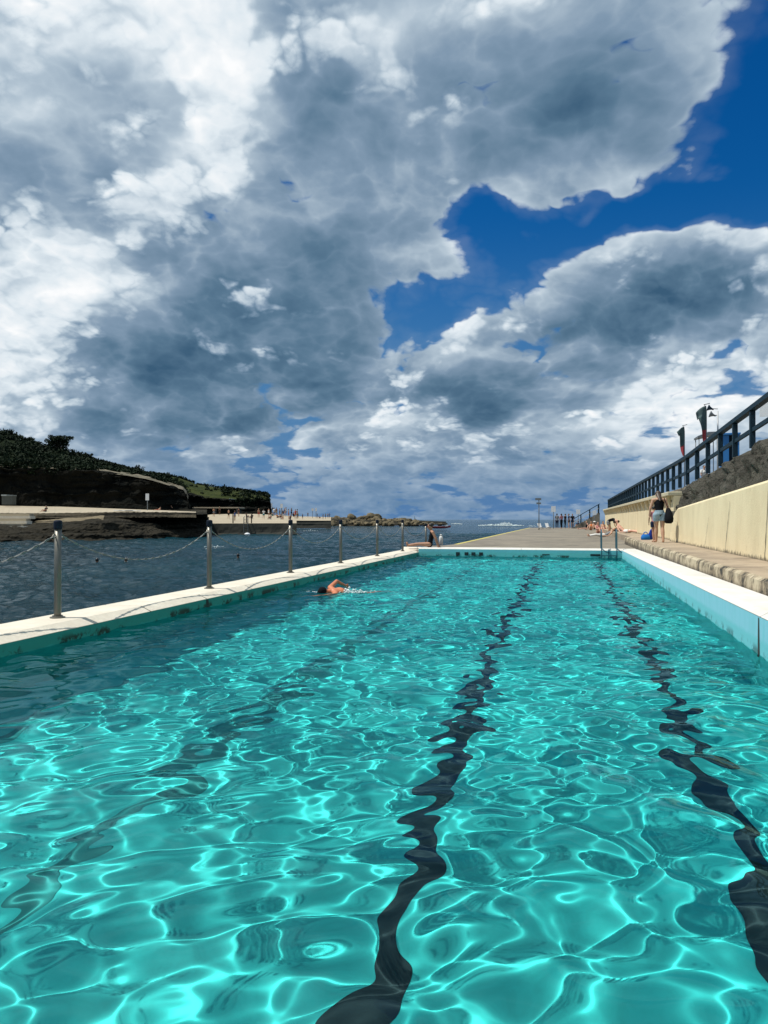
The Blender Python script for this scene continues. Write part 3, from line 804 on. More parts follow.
def fuse(prims, voxel, it=4):
    """unite overlapping shapes into one continuous smooth skin"""
    mb = MB()
    for v, f in prims: mb.add(v, f)
    me = mb.mesh()
    o = bpy.data.objects.new('tmp', me); col.objects.link(o)
    r = o.modifiers.new('r', 'REMESH'); r.mode = 'VOXEL'; r.voxel_size = voxel
    s = o.modifiers.new('s', 'SMOOTH'); s.factor = .5; s.iterations = it
    dg = bpy.context.evaluated_depsgraph_get()
    out = bpy.data.meshes.new_from_object(o.evaluated_get(dg), depsgraph=dg)
    bpy.data.objects.remove(o); bpy.data.meshes.remove(me)
    out.polygons.foreach_set('use_smooth', [True] * len(out.polygons))
    return out

X_ = Vector((1, 0, 0))
def V3(*a): return Vector(a)
# every pose faces +Y; x>0 is the figure's right-hand side as seen from behind; z=0 is the ground it rests on
def pose_stand(lean=0., arm=0., spread=.10, step=.0, headdown=0.):
    J = dict(pelvis=V3(0, 0, .93), waist=V3(0, .01, 1.08), chest=V3(0, .02 + lean * .5, 1.27), upper=V3(0, lean, 1.40), neck=V3(0, lean + .01, 1.46), side=X_)
    J['head'] = V3(0, lean + .04 + headdown * .09, 1.585 - headdown * .04); J['hup'] = V3(0, headdown * .8, 1).normalized(); J['face'] = V3(0, 1, -headdown * .8).normalized()
    for s, k in ((-1, 'l'), (1, 'r')):
        J['sh' + k] = V3(s * .165, lean, 1.385); J['el' + k] = V3(s * (.215 + .03 * arm), lean + .02 + arm * .10, 1.12); J['wr' + k] = V3(s * (.225 - arm * .05), lean + .07 + arm * .22, .88 + arm * .12)
        J['hip' + k] = V3(s * .085, 0, .90); J['kn' + k] = V3(s * spread, .03 + s * step * .5, .49); J['an' + k] = V3(s * spread, -.02 + s * step, .075); J['to' + k] = V3(s * (spread + .03), .13 + s * step, .03)
    return J
def pose_bend():
    J = dict(pelvis=V3(0, -.08, .90), waist=V3(0, .06, 1.0), chest=V3(0, .24, 1.03), upper=V3(0, .36, .99), neck=V3(0, .43, .97), head=V3(0, .54, .92), hup=V3(0, .75, -.66).normalized(), face=V3(0, -.4, -.9).normalized(), side=X_)
    for s, k in ((-1, 'l'), (1, 'r')):
        J['sh' + k] = V3(s * .165, .35, .97); J['el' + k] = V3(s * .20, .40, .70); J['wr' + k] = V3(s * .15, .50, .48)
        J['hip' + k] = V3(s * .085, -.08, .87); J['kn' + k] = V3(s * .12, .02, .48); J['an' + k] = V3(s * .12, -.05, .075); J['to' + k] = V3(s * .14, .10, .03)
    return J
def pose_sit(knee=.42, lean=-.10, out=.10):
    """on the ground, knees drawn up, leaning back a little"""
    J = dict(pelvis=V3(0, 0, .115), waist=V3(0, lean * .3, .26), chest=V3(0, lean * .7, .44), upper=V3(0, lean, .57), neck=V3(0, lean + .01, .63), head=V3(0, lean + .05, .755), hup=V3(0, .12, 1).normalized(), face=V3(0, 1, -.12).normalized(), side=X_)
    for s, k in ((-1, 'l'), (1, 'r')):
        J['sh' + k] = V3(s * .165, lean, .555); J['el' + k] = V3(s * .21, lean + .17, .36); J['wr' + k] = V3(s * .15, lean + .36, .34)
        J['hip' + k] = V3(s * .085, .02, .11); J['kn' + k] = V3(s * out, .34, max(.12, knee)); J['an' + k] = V3(s * out, .34 + math.sqrt(max(.02, .42 ** 2 - (max(.12, knee) - .075) ** 2)), .075); J['to' + k] = V3(s * (out + .03), J['an' + k].y + .12, .06)
    return J
def pose_longsit():
    J = pose_sit(.12, -.12)
    for s, k in ((-1, 'l'), (1, 'r')):
        J['el' + k] = V3(s * .22, -.22, .32); J['wr' + k] = V3(s * .23, -.30, .06)
        J['kn' + k] = V3(s * .10, .42, .12); J['an' + k] = V3(s * .11, .82, .07); J['to' + k] = V3(s * .14, .86, .17)
    return J
def pose_lie(head=.0):
    """on the back, propped head, feet toward +Y"""
    J = dict(pelvis=V3(0, 0, .11), waist=V3(0, -.15, .115), chest=V3(0, -.34, .13 + head * .25), upper=V3(0, -.47, .14 + head * .5), neck=V3(0, -.53, .15 + head * .6), head=V3(0, -.65, .165 + head * .9), hup=V3(0, -1, .1 + head).normalized(), face=V3(0, .1 + head * .5, 1).normalized(), side=X_)
    for s, k in ((-1, 'l'), (1, 'r')):
        J['sh' + k] = V3(s * .165, -.46, .12 + head * .4); J['el' + k] = V3(s * .26, -.22, .08); J['wr' + k] = V3(s * .24, .02, .07)
        J['hip' + k] = V3(s * .085, .03, .10); J['kn' + k] = V3(s * .11, .45, .14); J['an' + k] = V3(s * .12, .85, .075); J['to' + k] = V3(s * .16, .90, .17)
    return J
def hand_prims(wr, el, out_side, r=1.0, curl=.35):
    """palm, four unequal bent fingers and a thumb leaving the side of the palm"""
    d = (wr - el).normalized(); s = (out_side - d * out_side.dot(d)).normalized(); nrm = d.cross(s)
    P = []
    palm = wr + d * .075
    P.append(capsule(wr + d * .005, .021, palm, .034, s, .48))
    for i, (off, ln) in enumerate(((-.027, .068), (-.009, .077), (.009, .072), (.026, .056))):
        b0 = palm + s * off + d * .008; m1 = b0 + (d + nrm * curl * .5 + s * off * 2).normalized() * ln * .5; e1 = m1 + (d + nrm * curl * 1.8).normalized() * ln * .5
        P += [capsule(b0, .0085, m1, .008, n=8), capsule(m1, .008, e1, .0066, n=8)]
    t0 = wr + d * .028 - s * .020; t1 = t0 - s * .030 + d * .030 + nrm * .010; t2 = t1 - s * .006 + d * .028 + nrm * .010
    P += [capsule(t0, .012, t1, .0095, n=8), capsule(t1, .0095, t2, .0075, n=8)]
    return P
def body_prims(J, fem=False, fine=False):
    side = J['side']; P = []
    hipr = .135 if fem else .125; wr_ = .098 if fem else .112; ch = .128 if fem else .142
    P += [capsule(J['pelvis'], hipr, J['waist'], wr_, side, .74), capsule(J['waist'], wr_, J['chest'], ch, side, .70), capsule(J['chest'], ch, J['upper'], .105, side, .66)]
    P += [capsule(J['shl'], .052, J['upper'] + Vector((0, 0, 0)), .062), capsule(J['shr'], .052, J['upper'], .062), capsule(J['upper'], .055, J['neck'], .050), capsule(J['neck'], .050, J['head'], .048)]
    up = J['hup']; fc = (J['face'] - up * J['face'].dot(up)).normalized(); lat = up.cross(fc)
    h = J['head']
    P.append(ellipsoid(h + up * .025, lat * .074, fc * .092, up * .098)); P.append(ellipsoid(h + fc * .022 - up * .050, lat * .054, fc * .064, up * .062))
    P.append(capsule(h + fc * .082 + up * .012, .009, h + fc * .103 - up * .026, .013, n=8))                # nose
    P.append(ellipsoid(h + fc * .080 - up * .060, lat * .022, fc * .010, up * .009, 8, 6))                  # mouth
    for s in (-1, 1): P.append(ellipsoid(h + lat * s * .074 - up * .004, lat * .012, fc * .017, up * .028, 8, 6))   # ears
    for k in 'lr':
        P += [capsule(J['sh' + k], .050, J['el' + k], .037), capsule(J['el' + k], .038, J['wr' + k], .025)]
        P += [capsule(J['hip' + k], .088 if fem else .085, J['kn' + k], .052), capsule(J['kn' + k], .052, J['kn' + k].lerp(J['an' + k], .35), .056), capsule(J['kn' + k].lerp(J['an' + k], .35), .056, J['an' + k], .034)]
        P += [capsule(J['an' + k] + Vector((0, 0, -.02)), .036, J['to' + k], .030)]
        s = 1 if k == 'r' else -1
        if fine: P += hand_prims(J['wr' + k], J['el' + k], J['face'] if abs((J['wr' + k] - J['el' + k]).normalized().dot(J['face'])) < .8 else side * s)
        else:
            d = (J['wr' + k] - J['el' + k]).normalized()
            P += [capsule(J['wr' + k], .026, J['wr' + k] + d * .09, .034, side, .5)]
            for q in (-.024, -.008, .008, .024): P.append(capsule(J['wr' + k] + d * .09 + side * q, .009, J['wr' + k] + d * (.165 - abs(q) * .8) + side * q * 1.3, .008, n=6))
            P.append(capsule(J['wr' + k] + d * .03 + side * s * -.02, .012, J['wr' + k] + d * .09 - side * s * .05, .009, n=6))
    return P
def hem(J, a, bb, t, r0, r1, inf, **kw):
    p = J[a]; q = J[a].lerp(J[bb], t); return capsule(p, r0 + inf, q, r0 + (r1 - r0) * t + inf, hem1=True, **kw)
def garment(kind, J, fem):
    side = J['side']; hipr = .135 if fem else .125; wr_ = .098 if fem else .112; ch = .128 if fem else .142; P = []; i = .014
    torso = [capsule(J['waist'], wr_ + i, J['chest'], ch + i, side, .74), capsule(J['chest'], ch + i, J['upper'], .098 + i, side, .70, hem1=True)]
    low = [capsule(J['pelvis'], hipr + i, J['waist'], wr_ + i, side, .78, hem1=True)]
    if kind in ('shirt', 'tank_top', 'swimsuit'):
        P += torso + low
        if kind == 'shirt':
            for k in 'lr': P += [capsule(J['sh' + k], .058, J['upper'], .066), hem(J, 'sh' + k, 'el' + k, .6, .052, .040, i + .006)]
    if kind == 'bikini_top': P += [capsule(J['chest'].lerp(J['waist'], .25), ch + .010, J['chest'].lerp(J['upper'], .25), ch + .004, side, .72, hem0=True, hem1=True)]
    if kind in ('shorts', 'trousers', 'swim_briefs'):
        P += [capsule(J['pelvis'], hipr + i, J['pelvis'].lerp(J['waist'], .75), hipr * .86 + i, side, .78, hem1=True)]
        t = {'shorts': .48, 'trousers': 1.0, 'swim_briefs': .10}[kind]
        for k in 'lr':
            P += [capsule(J['hip' + k], .088 + i, J['hip' + k].lerp(J['kn' + k], t), (.088 + (.052 - .088) * t) + i + (.012 if kind == 'shorts' else 0), hem1=(t < 1))]
            if t == 1: P += [capsule(J['kn' + k], .064, J['kn' + k].lerp(J['an' + k], .9), .050, hem1=True)]
    return P
def hair_prims(kind, J):
    up = J['hup']; fc = (J['face'] - up * J['face'].dot(up)).normalized(); lat = up.cross(fc); h = J['head']
    P = [ellipsoid(h + up * .048 - fc * .022, lat * .086, fc * .092, up * .090)]
    if kind == 'bun': P.append(ellipsoid(h + up * .10 - fc * .10, lat * .045, fc * .045, up * .045))
    if kind == 'long':
        P += [capsule(h - fc * .06, .075, h - fc * .085 - up * .16, .060, lat, .55), capsule(h - fc * .085 - up * .16, .060, h - fc * .10 - up * .30, .028, lat, .6)]
    if kind == 'cap': P = [ellipsoid(h + up * .040 - fc * .006, lat * .083, fc * .100, up * .092)]
    if kind == 'sunhat': P = [ellipsoid(h + up * .055, lat * .088, fc * .10, up * .080), ellipsoid(h + up * .055, lat * .18, fc * .19, up * .016)]
    return P
SKIN = [pm('fair_skin', (.52, .31, .21), .55, spec=.4), pm('tanned_skin', (.40, .21, .13), .55, spec=.4), pm('brown_skin', (.20, .10, .06), .55, spec=.4), pm('pink_skin', (.60, .34, .25), .55, spec=.4), pm('ruddy_skin', (.56, .20, .10), .5, spec=.4)]
def cloth(name, c): return pm(name, c, .9, .35, 12, tuple(x * .75 for x in c), .15, 60, spec=.12)
CL = dict(black=cloth('black_cloth', (.008, .009, .012)), navy=cloth('navy_cloth', (.015, .025, .06)), white=cloth('white_cloth', (.72, .72, .70)), red=cloth('red_cloth', (.45, .04, .03)),
          orange=cloth('orange_cloth', (.62, .18, .05)), pink=cloth('pink_cloth', (.55, .24, .26)), grey=cloth('grey_cloth', (.22, .23, .24)), denim=pm('faded_denim', (.16, .27, .36), .9, .7, 7, (.42, .52, .58), .2, 80),
          blue=cloth('blue_cloth', (.02, .16, .50)), teal=cloth('teal_cloth', (.03, .22, .24)), khaki=cloth('khaki_cloth', (.30, .25, .16)), green=cloth('green_cloth', (.05, .16, .08)))
HAIR = dict(dark=pm('dark_hair', (.012, .010, .009), .5), brown=pm('brown_hair', (.06, .035, .02), .5, .5, 30), blond=pm('fair_hair', (.30, .20, .09), .5, .5, 30), black_cap=CL['black'], white=CL['white'], khaki=CL['khaki'])
m_eye = pm('dark_eye', (.02, .015, .012), .2)
CACHE = {}
def person(label, pose_key, J, loc, rz, skin=0, wear=(), hair=('short', 'dark'), fem=False, voxel=.024, fine=False, group=None, scale=1.0, recv=False):
    root = empty('person', loc, rz, label, 'person', group); root.scale = (scale,) * 3
    def get(key, prims, vx):
        if key not in CACHE: CACHE[key] = fuse(prims(), vx)
        return CACHE[key]
    def put(name, me, mat):
        o = bpy.data.objects.new(name, me); col.objects.link(o); o.parent = root
        if not me.materials: me.materials.append(mat)
        o.material_slots[0].link = 'OBJECT'; o.material_slots[0].material = mat
        if recv: o.cycles.is_caustics_receiver = True
        return o
    body = put('body', get((pose_key, fem, 'body'), lambda: body_prims(J, fem, fine), voxel), SKIN[skin])
    for kind, c in wear: put(kind, get((pose_key, fem, kind), lambda: garment(kind, J, fem), max(voxel * .8, .010)), CL[c])
    if hair: put({'cap': 'swim_cap', 'sunhat': 'sun_hat'}.get(hair[0], 'hair'), get((pose_key, hair[0]), lambda: hair_prims(hair[0], J), max(voxel * .7, .008)), HAIR[hair[1]])
    if fine:
        up = J['hup']; fc = (J['face'] - up * J['face'].dot(up)).normalized(); lat = up.cross(fc)
        for s in (-1, 1):
            v, f = ellipsoid(J['head'] + lat * s * .030 + fc * .083 + up * .012, lat * .013, fc * .008, up * .007, 10, 6)
            put('eye', raw(v, f), m_eye)
    return root

def face_to(dx_, dy_): return math.atan2(-dx_, dy_)          # turn +Y toward the given direction

# woman with the bag, walking away along the ledge
J = pose_stand(.03, .0, .075, -.10, .85)
J['ell'] = V3(-.24, .02, 1.12); J['wrl'] = V3(-.265, .06, .88)
J['elr'] = V3(.22, -.02, 1.14); J['wrr'] = V3(.20, .10, .93)
p = atz(659.5, 542.5, LED)
W_LOC = Vector((min(p.x, 2.93), p.y, LED))
person('woman in black top and denim shorts, head bowed, walking away along the ledge', 'walker', J, W_LOC, R(6), 0,
       [('shorts', 'denim'), ('tank_top', 'black')], ('long', 'brown'), True, .011, True).scale = (1.14, 1.12, 1.0)
bag = empty('shoulder_bag', W_LOC + Vector((.235, -.06, .96)), R(6), 'large dark shoulder bag hanging at the right hip of the standing woman', 'bag')
v = []; f = []
prof = [(-.06, .17, .07), (-.01, .23, .12), (.10, .25, .135), (.24, .20, .11), (.36, .13, .07), (.44, .06, .03)]
nb = 16
for i, (z, rx_, ry_) in enumerate([(p_[0] - .28, p_[1], p_[2]) for p_ in prof]):
    for k in range(nb):
        a = 2 * math.pi * k / nb; ca, sa = math.cos(a), math.sin(a)
        v.append(Vector((ry_ * abs(ca) ** .7 * (1 if ca > 0 else -1) + .04, rx_ * abs(sa) ** .7 * (1 if sa > 0 else -1), z)))
    if i: o_ = nb * (i - 1); f += [(o_ + k, o_ + (k + 1) % nb, o_ + nb + (k + 1) % nb, o_ + nb + k) for k in range(nb)]
f += [tuple(range(nb - 1, -1, -1)), tuple(len(v) - nb + k for k in range(nb))]
link('bag_body', raw(v, f), CL['black'], bag, True)
MB().tube([(.04, -.05, .12), (-.02, -.06, .22), (-.08, -.02, .42), (-.08, .05, .475), (-.07, .12, .42), (.0, .14, .22), (.04, .05, .12)], .013, 6).build('strap', CL['black'], bag, True)
# child walking just in front of her
J = pose_stand(.02, .2, .06, .10, .3)
person('child in pink shirt and dark shorts mostly hidden in front of the standing woman', 'child', J, W_LOC + Vector((-.10, .55, 0)), R(10), 1, [('shorts', 'navy'), ('shirt', 'pink')], ('short', 'dark'), False, .014, True, None, .70)

# woman sitting on the corner of the rim, legs along the low wall
J = pose_longsit()
J['elr'] = V3(.22, -.24, .31); J['wrr'] = V3(.22, -.33, .07); J['upper'] = V3(0, -.08, .58); J['neck'] = V3(0, -.06, .64); J['head'] = V3(0, -.02, .77)
pc = atz(436.5, 546.8, RZ)
person('woman in dark swimsuit sitting on the pool corner, legs stretched along the low wall', 'sunbather', J, Vector((-5.0, 27.75, DZ)), face_to(-1, -.15), 1, [('swimsuit', 'black')], ('bun', 'dark'), True, .012, True)

# swimmer doing front crawl, half under water
J = dict(pelvis=V3(0, -.60, -.18), waist=V3(0, -.45, -.12), chest=V3(0, -.27, -.03), upper=V3(0, -.14, -.005), neck=V3(0, -.07, .0), head=V3(0, .06, -.01), hup=V3(0, 1, .15).normalized(), face=V3(.35, -.15, -.9).normalized(), side=X_)
J['shl'] = V3(-.16, -.10, -.04); J['ell'] = V3(-.20, .20, -.13); J['wrl'] = V3(-.16, .42, -.24)
J['shr'] = V3(.15, -.14, .055); J['elr'] = V3(.32, -.36, .155); J['wrr'] = V3(.40, -.58, .06)
for s, k in ((-1, 'l'), (1, 'r')):
    J['hip' + k] = V3(s * .085, -.63, -.20); J['kn' + k] = V3(s * .09, -1.02, -.32 - s * .05); J['an' + k] = V3(s * .09, -1.38, -.45 + s * .08); J['to' + k] = V3(s * .09, -1.52, -.50 + s * .08)
p = atz(327, 592.5, 0)
SW = Vector((p.x, p.y, .015)); srz = face_to(-.72, -.70)
person('front crawl swimmer in a black cap with one arm lifted out of the pool water', 'swimmer', J, SW, srz, 4, [('swim_briefs', 'navy')], ('cap', 'black_cap'), False, .012, True, None, 1.0, True)

def splash(loc, sx, sy, h, n, seed, label, rz=0, mat=None, name='water_splash'):
    rnd = random.Random(seed); mb = MB()
    for i in range(n):
        a = rnd.uniform(0, 6.28); r = math.sqrt(rnd.random()); x, y = sx * r * math.cos(a), sy * r * math.sin(a)
        q = rnd.uniform(.3, 1) * h * (1.15 - r); z = rnd.random() ** 1.8 * h * (1.2 - r); s = rnd.uniform(.2, 1.0) ** 1.6 * min(sx, sy) * .20
        v, f = ellipsoid((x, y, z), V3(s, s * rnd.uniform(-.5, .5), 0), V3(0, s * .7, s * rnd.uniform(-.4, .4)), V3(0, 0, s * rnd.uniform(.3, .8)), 7, 4)
        mb.add(v, f)
    o = link(name, raw(mb.v, mb.f), mat or m_foam, None, True); o.location = loc; o.rotation_euler = (0, 0, rz)
    return tag(o, label, 'splash', None, 'stuff')
m_foam = pm('white_water_foam', (.78, .84, .84), .6, .4, 6, (.45, .62, .62))
splash(SW + Vector((.36, .16, -.02)), .34, .14, .10, 230, 3, 'white water thrown up around the lifted arm of the pool swimmer', R(10))
splash(SW + Vector((-.30, -.02, -.03)), .26, .10, .03, 80, 4, 'thin foam ahead of the pool swimmer')
splash(SW + Vector((.72, .42, -.03)), .16, .08, .04, 50, 5, 'small kick splash behind the pool swimmer')

# white bottle standing on the corner
bt_p = atz(441, 544.6, DZ)
bt = empty('drink_bottle', (max(bt_p.x, -5.2), bt_p.y, DZ), 0, 'white bottle standing on the deck corner behind the sitting woman', 'bottle')
MB().lathe([(.07, 0), (.085, .01), (.085, .26), (.075, .31), (.04, .36)], 16).build('bottle_body', CL['white'], bt, True)
MB().lathe([(.045, .36), (.045, .42), (.03, .43)], 12).build('bottle_cap', CL['white'], bt, True)

# ---- sunbathers along the far wall
def on_deck(x, y, z=DZ): p = atz(x, y, z); return Vector((p.x, p.y, z))
lyer = pose_lie(.32); sit = pose_sit(); sit2 = pose_sit(.36, -.16, .14); lsit = pose_longsit(); flat_ = pose_lie(.02); bend = pose_bend()
GP = 'sunbathers on the deck'
person('person in a black shirt bending down over the black bag', 'bend', bend, on_deck(609.5, 535), face_to(.8, -.3), 0, [('shirt', 'black'), ('shorts', 'grey')], ('short', 'dark'), False, .02, group=GP)
person('person in white trousers lying back on the deck below the bending figure', 'lie', lyer, on_deck(603, 537), face_to(-1, -.25), 0, [('trousers', 'white'), ('tank_top', 'grey')], ('short', 'brown'), True, .02, group=GP)
person('sunbather in a patterned pink top sitting beside the bending figure', 'sit', sit, on_deck(598, 533.2), face_to(.5, -1), 3, [('swimsuit', 'pink')], ('bun', 'dark'), True, .02, group=GP)
person('bare chested sunbather with red shorts sitting behind the pink top', 'sit2', sit2, on_deck(603.5, 531.0), face_to(.3, -1), 0, [('shorts', 'red')], ('short', 'brown'), False, .02, group=GP)
pl = Vector((3.15, 43.0, LED))
person('sunbather in white shorts lying against the yellow wall, raised on the elbows', 'lie2', pose_lie(.55), pl, face_to(.9, -.75), 3, [('shorts', 'white')], ('short', 'dark'), False, .02, group=GP)
person('sunbather in orange sitting in the row beyond the handrail', 'sit', sit, on_deck(591, 530.2), face_to(-.6, -1), 0, [('swimsuit', 'orange')], ('bun', 'brown'), True, .02, group=GP)
person('sunbather with outstretched legs at the left end of the seated row', 'lsit', lsit, on_deck(586, 529.6), face_to(-1, -.3), 3, [('swimsuit', 'black')], ('short', 'blond'), True, .02, group=GP)
person('seated sunbather in a white sun hat at the back of the row', 'sit2', sit2, on_deck(594.5, 529.4), face_to(0, -1), 1, [('shorts', 'khaki')], ('sunhat', 'white'), False, .02, group=GP)
# group standing at the end of the deck
GS = 'group standing at the end of the deck'
st = [pose_stand(), pose_stand(0, .5, .09, .05), pose_stand(.02, .2, .1, -.08)]
for i, (x, y, rz, sk, w_, h_, fem, lb) in enumerate([
        (557, 528.6, 0, 0, (('shirt', 'grey'), ('trousers', 'navy')), ('short', 'dark'), False, 'person in a pale grey shirt and navy trousers at the left of the standing group'),
        (561.5, 528.5, 40, 1, (('shirt', 'pink'), ('trousers', 'black')), ('long', 'dark'), True, 'woman in a pink shirt beside the pale grey shirt in the standing group'),
        (565, 528.3, -60, 0, (('shirt', 'black'), ('trousers', 'black')), ('short', 'brown'), False, 'person all in black in the middle of the standing group'),
        (569, 528.4, 100, 0, (('shirt', 'navy'), ('shorts', 'black')), ('short', 'dark'), False, 'person in a navy shirt and short black trousers in the standing group'),
        (572.5, 528.2, 170, 1, (('shirt', 'black'), ('shorts', 'navy')), ('bun', 'dark'), True, 'woman with a hair bun in a black shirt at the right of the standing group')]):
    person(lb, 'st%d' % (i % 3), st[i % 3], on_deck(x, y), R(rz), sk, w_, h_, fem, .024, group=GS)
person('person in dark clothes sitting on the deck end by the stair foot', 'sit', sit, on_deck(578, 528.3), R(160), 1, [('shirt', 'navy'), ('shorts', 'black')], ('short', 'dark'), False, .02, group=GP)

# things lying about
def soft_bag(loc, s, mat, label, rz=0, name='beach_bag', handle=True):
    r = empty(name, loc, rz, label, 'bag')
    v, f = [], []; n = 16
    for i, (z, w, d) in enumerate([(0, .8, .8), (.04, 1, 1), (.45, 1.02, .95), (.8, .9, .7), (.98, .7, .4)]):
        for k in range(n):
            a = 2 * math.pi * k / n; ca, sa = math.cos(a), math.sin(a)
            v.append(Vector((s[0] * w * abs(ca) ** .6 * (1 if ca > 0 else -1), s[1] * d * abs(sa) ** .6 * (1 if sa > 0 else -1), s[2] * z)) * (1 + .07 * noise.noise(Vector((k * 1.3, i * 1.1, loc[1])))))
        if i: o_ = n * (i - 1); f += [(o_ + k, o_ + (k + 1) % n, o_ + n + (k + 1) % n, o_ + n + k) for k in range(n)]
    f += [tuple(range(n - 1, -1, -1)), tuple(len(v) - n + k for k in range(n))]
    link('bag_body', raw(v, f), mat, r, True)
    if handle:
        MB().tube([(-s[0] * .5, 0, s[2] * .9), (-s[0] * .4, 0, s[2] * 1.3), (0, 0, s[2] * 1.45), (s[0] * .4, 0, s[2] * 1.3), (s[0] * .5, 0, s[2] * .9)], .018, 6).build('bag_handle', mat, r, True)
    return r
soft_bag(on_deck(619, 536), (.42, .22, .36), CL['black'], 'black beach bag on the deck below the bending person', R(10))
bb = atz(648.5, 541, LED)
soft_bag(Vector((2.82, bb.y + 1.6, LED)), (.15, .13, .20), CL['blue'], 'bright blue beach bag on the ledge beside the feet of the standing woman', R(20))
tw = empty('folded_towel', Vector((3.04, bb.y + 2.0, LED)), R(15), 'deep blue towel heaped up behind the blue beach bag', 'towel')
v, f = ellipsoid((0, 0, .15), V3(.10, .02, .0), V3(0, .10, 0), V3(.04, 0, .26), 14, 9)
v = [q + Vector((noise.noise(q * 9), noise.noise(q * 9 + V3(5, 0, 0)), 0)) * .05 for q in v]
link('towel_cloth', raw([V3(q.x, q.y, max(0, q.z)) for q in v], f), cloth('deep_blue_cloth', (.02, .05, .34)), tw, True)

# ================================================================== SIGNS, STAIR RAIL, FLAGS, KIOSK
m_post = pm('galvanised_post', (.22, .24, .25), .5, .3, 8, metal=.4)
m_sign = pm('white_sign_panel', (.78, .80, .82), .5)
m_ink = pm('grey_sign_print', (.25, .28, .32), .6)
def sign(loc, h, w, ph, label, group, rz=0, lines=3):
    r = empty('sign_board', loc, rz, label, 'sign', group)
    MB().tube([(0, .03, 0), (0, .03, h)], .04, 8).build('post', m_post, r, True)
    pn = bevel(MB().box(-w / 2, w / 2, -.025, -.012, h - ph, h).build('panel', m_sign, r), .004, 1)
    return r
sign(on_deck(553.5, 528.6), 2.55, .50, .65, 'white sign panel on a post beside the standing group', 'white sign panels at the deck end')
sign(on_deck(578.2, 528.4), 2.2, .46, .55, 'white sign panel right of the standing group, by the stair foot', 'white sign panels at the deck end')
sign(on_deck(594.6, 528.6), 2.05, .40, .50, 'white sign panel in front of the stair handrail', 'white sign panels at the deck end')
lp = empty('lamp_post', on_deck(539, 530), 0, 'tall thin post with two dull crosswise boxes on top at the deck end', 'lamp post')
MB().tube([(0, 0, 0), (0, 0, 3.15)], .045, 8).build('pole', m_post, lp, True)
MB().box(-.36, .22, -.08, .08, 2.95, 3.15).build('head_box', m_post, lp)
MB().box(-.24, .2, -.08, .08, 2.55, 2.72).build('head_box', m_post, lp)
# folding chairs standing at the deck edge
for i, (x, y, lb) in enumerate(((541, 529.6, 'pale folding beach chair at the sea end of the deck by the thin post'), (548.5, 529.2, 'pale folding beach chair between the thin post and the standing group'))):
    r = empty('folding_chair', on_deck(x, y), R(30), lb, 'chair', 'folding beach chairs')
    r.scale = (.75,) * 3
    MB().bar((0, -.3, .30), (0, .22, .22), .5, .03).build('seat', CL['white'], r)
    MB().bar((0, .22, .22), (0, .62, .85), .5, .03).build('backrest', CL['white'], r)
    for s in (-.25, .25):
        MB().tube([(s, -.36, 0), (s, .3, .45)], .016, 6).build('leg', m_post, r); MB().tube([(s, .4, 0), (s, -.28, .31)], .016, 6).build('leg', m_post, r)
# stair from the upper promenade down to the deck end
sr = empty('concrete_stair', (3.6, 90, DZ), 0, 'concrete stair with dark handrails descending to the far end of the deck', 'stair')
mb = MB(); ns = 12
prof = [(.0, 2.0 - .0)]
pts = [(.1, -.1)]
for i in range(ns):
    x = -2.9 + i * .25; z = (i + 1) * (1.8 / ns)
    pts += [(x, z - 1.8 / ns), (x, z)]
pts = [(-2.9, -.1)] + pts[1:] + [(.1, 1.8), (.1, -.1)]
mb.add([(x, 0, z) for x, z in pts] + [(x, 2.2, z) for x, z in pts], [tuple(range(len(pts))), tuple(range(2 * len(pts) - 1, len(pts) - 1, -1))] + [(i, len(pts) + i, len(pts) + (i + 1) % len(pts), (i + 1) % len(pts)) for i in range(len(pts))])
mb.build('stair_flight', m_deck, sr)
for yy in (-.02, 2.15):
    MB().bar((-3.0, yy, 1.0), (.1, yy, 2.85), .07, .07).build('handrail', m_rail, sr); MB().bar((-3.0, yy, .55), (.1, yy, 2.4), .05, .05).build('handrail', m_white, sr)
    for x in (-3.0, -2.0, -1.0, 0): MB().bar((x, yy, max(0, (x + 2.9) * .6)), (x, yy, 1.0 + (x + 3.0) * .597), .09, .09).build('stair_post', m_rail, sr)

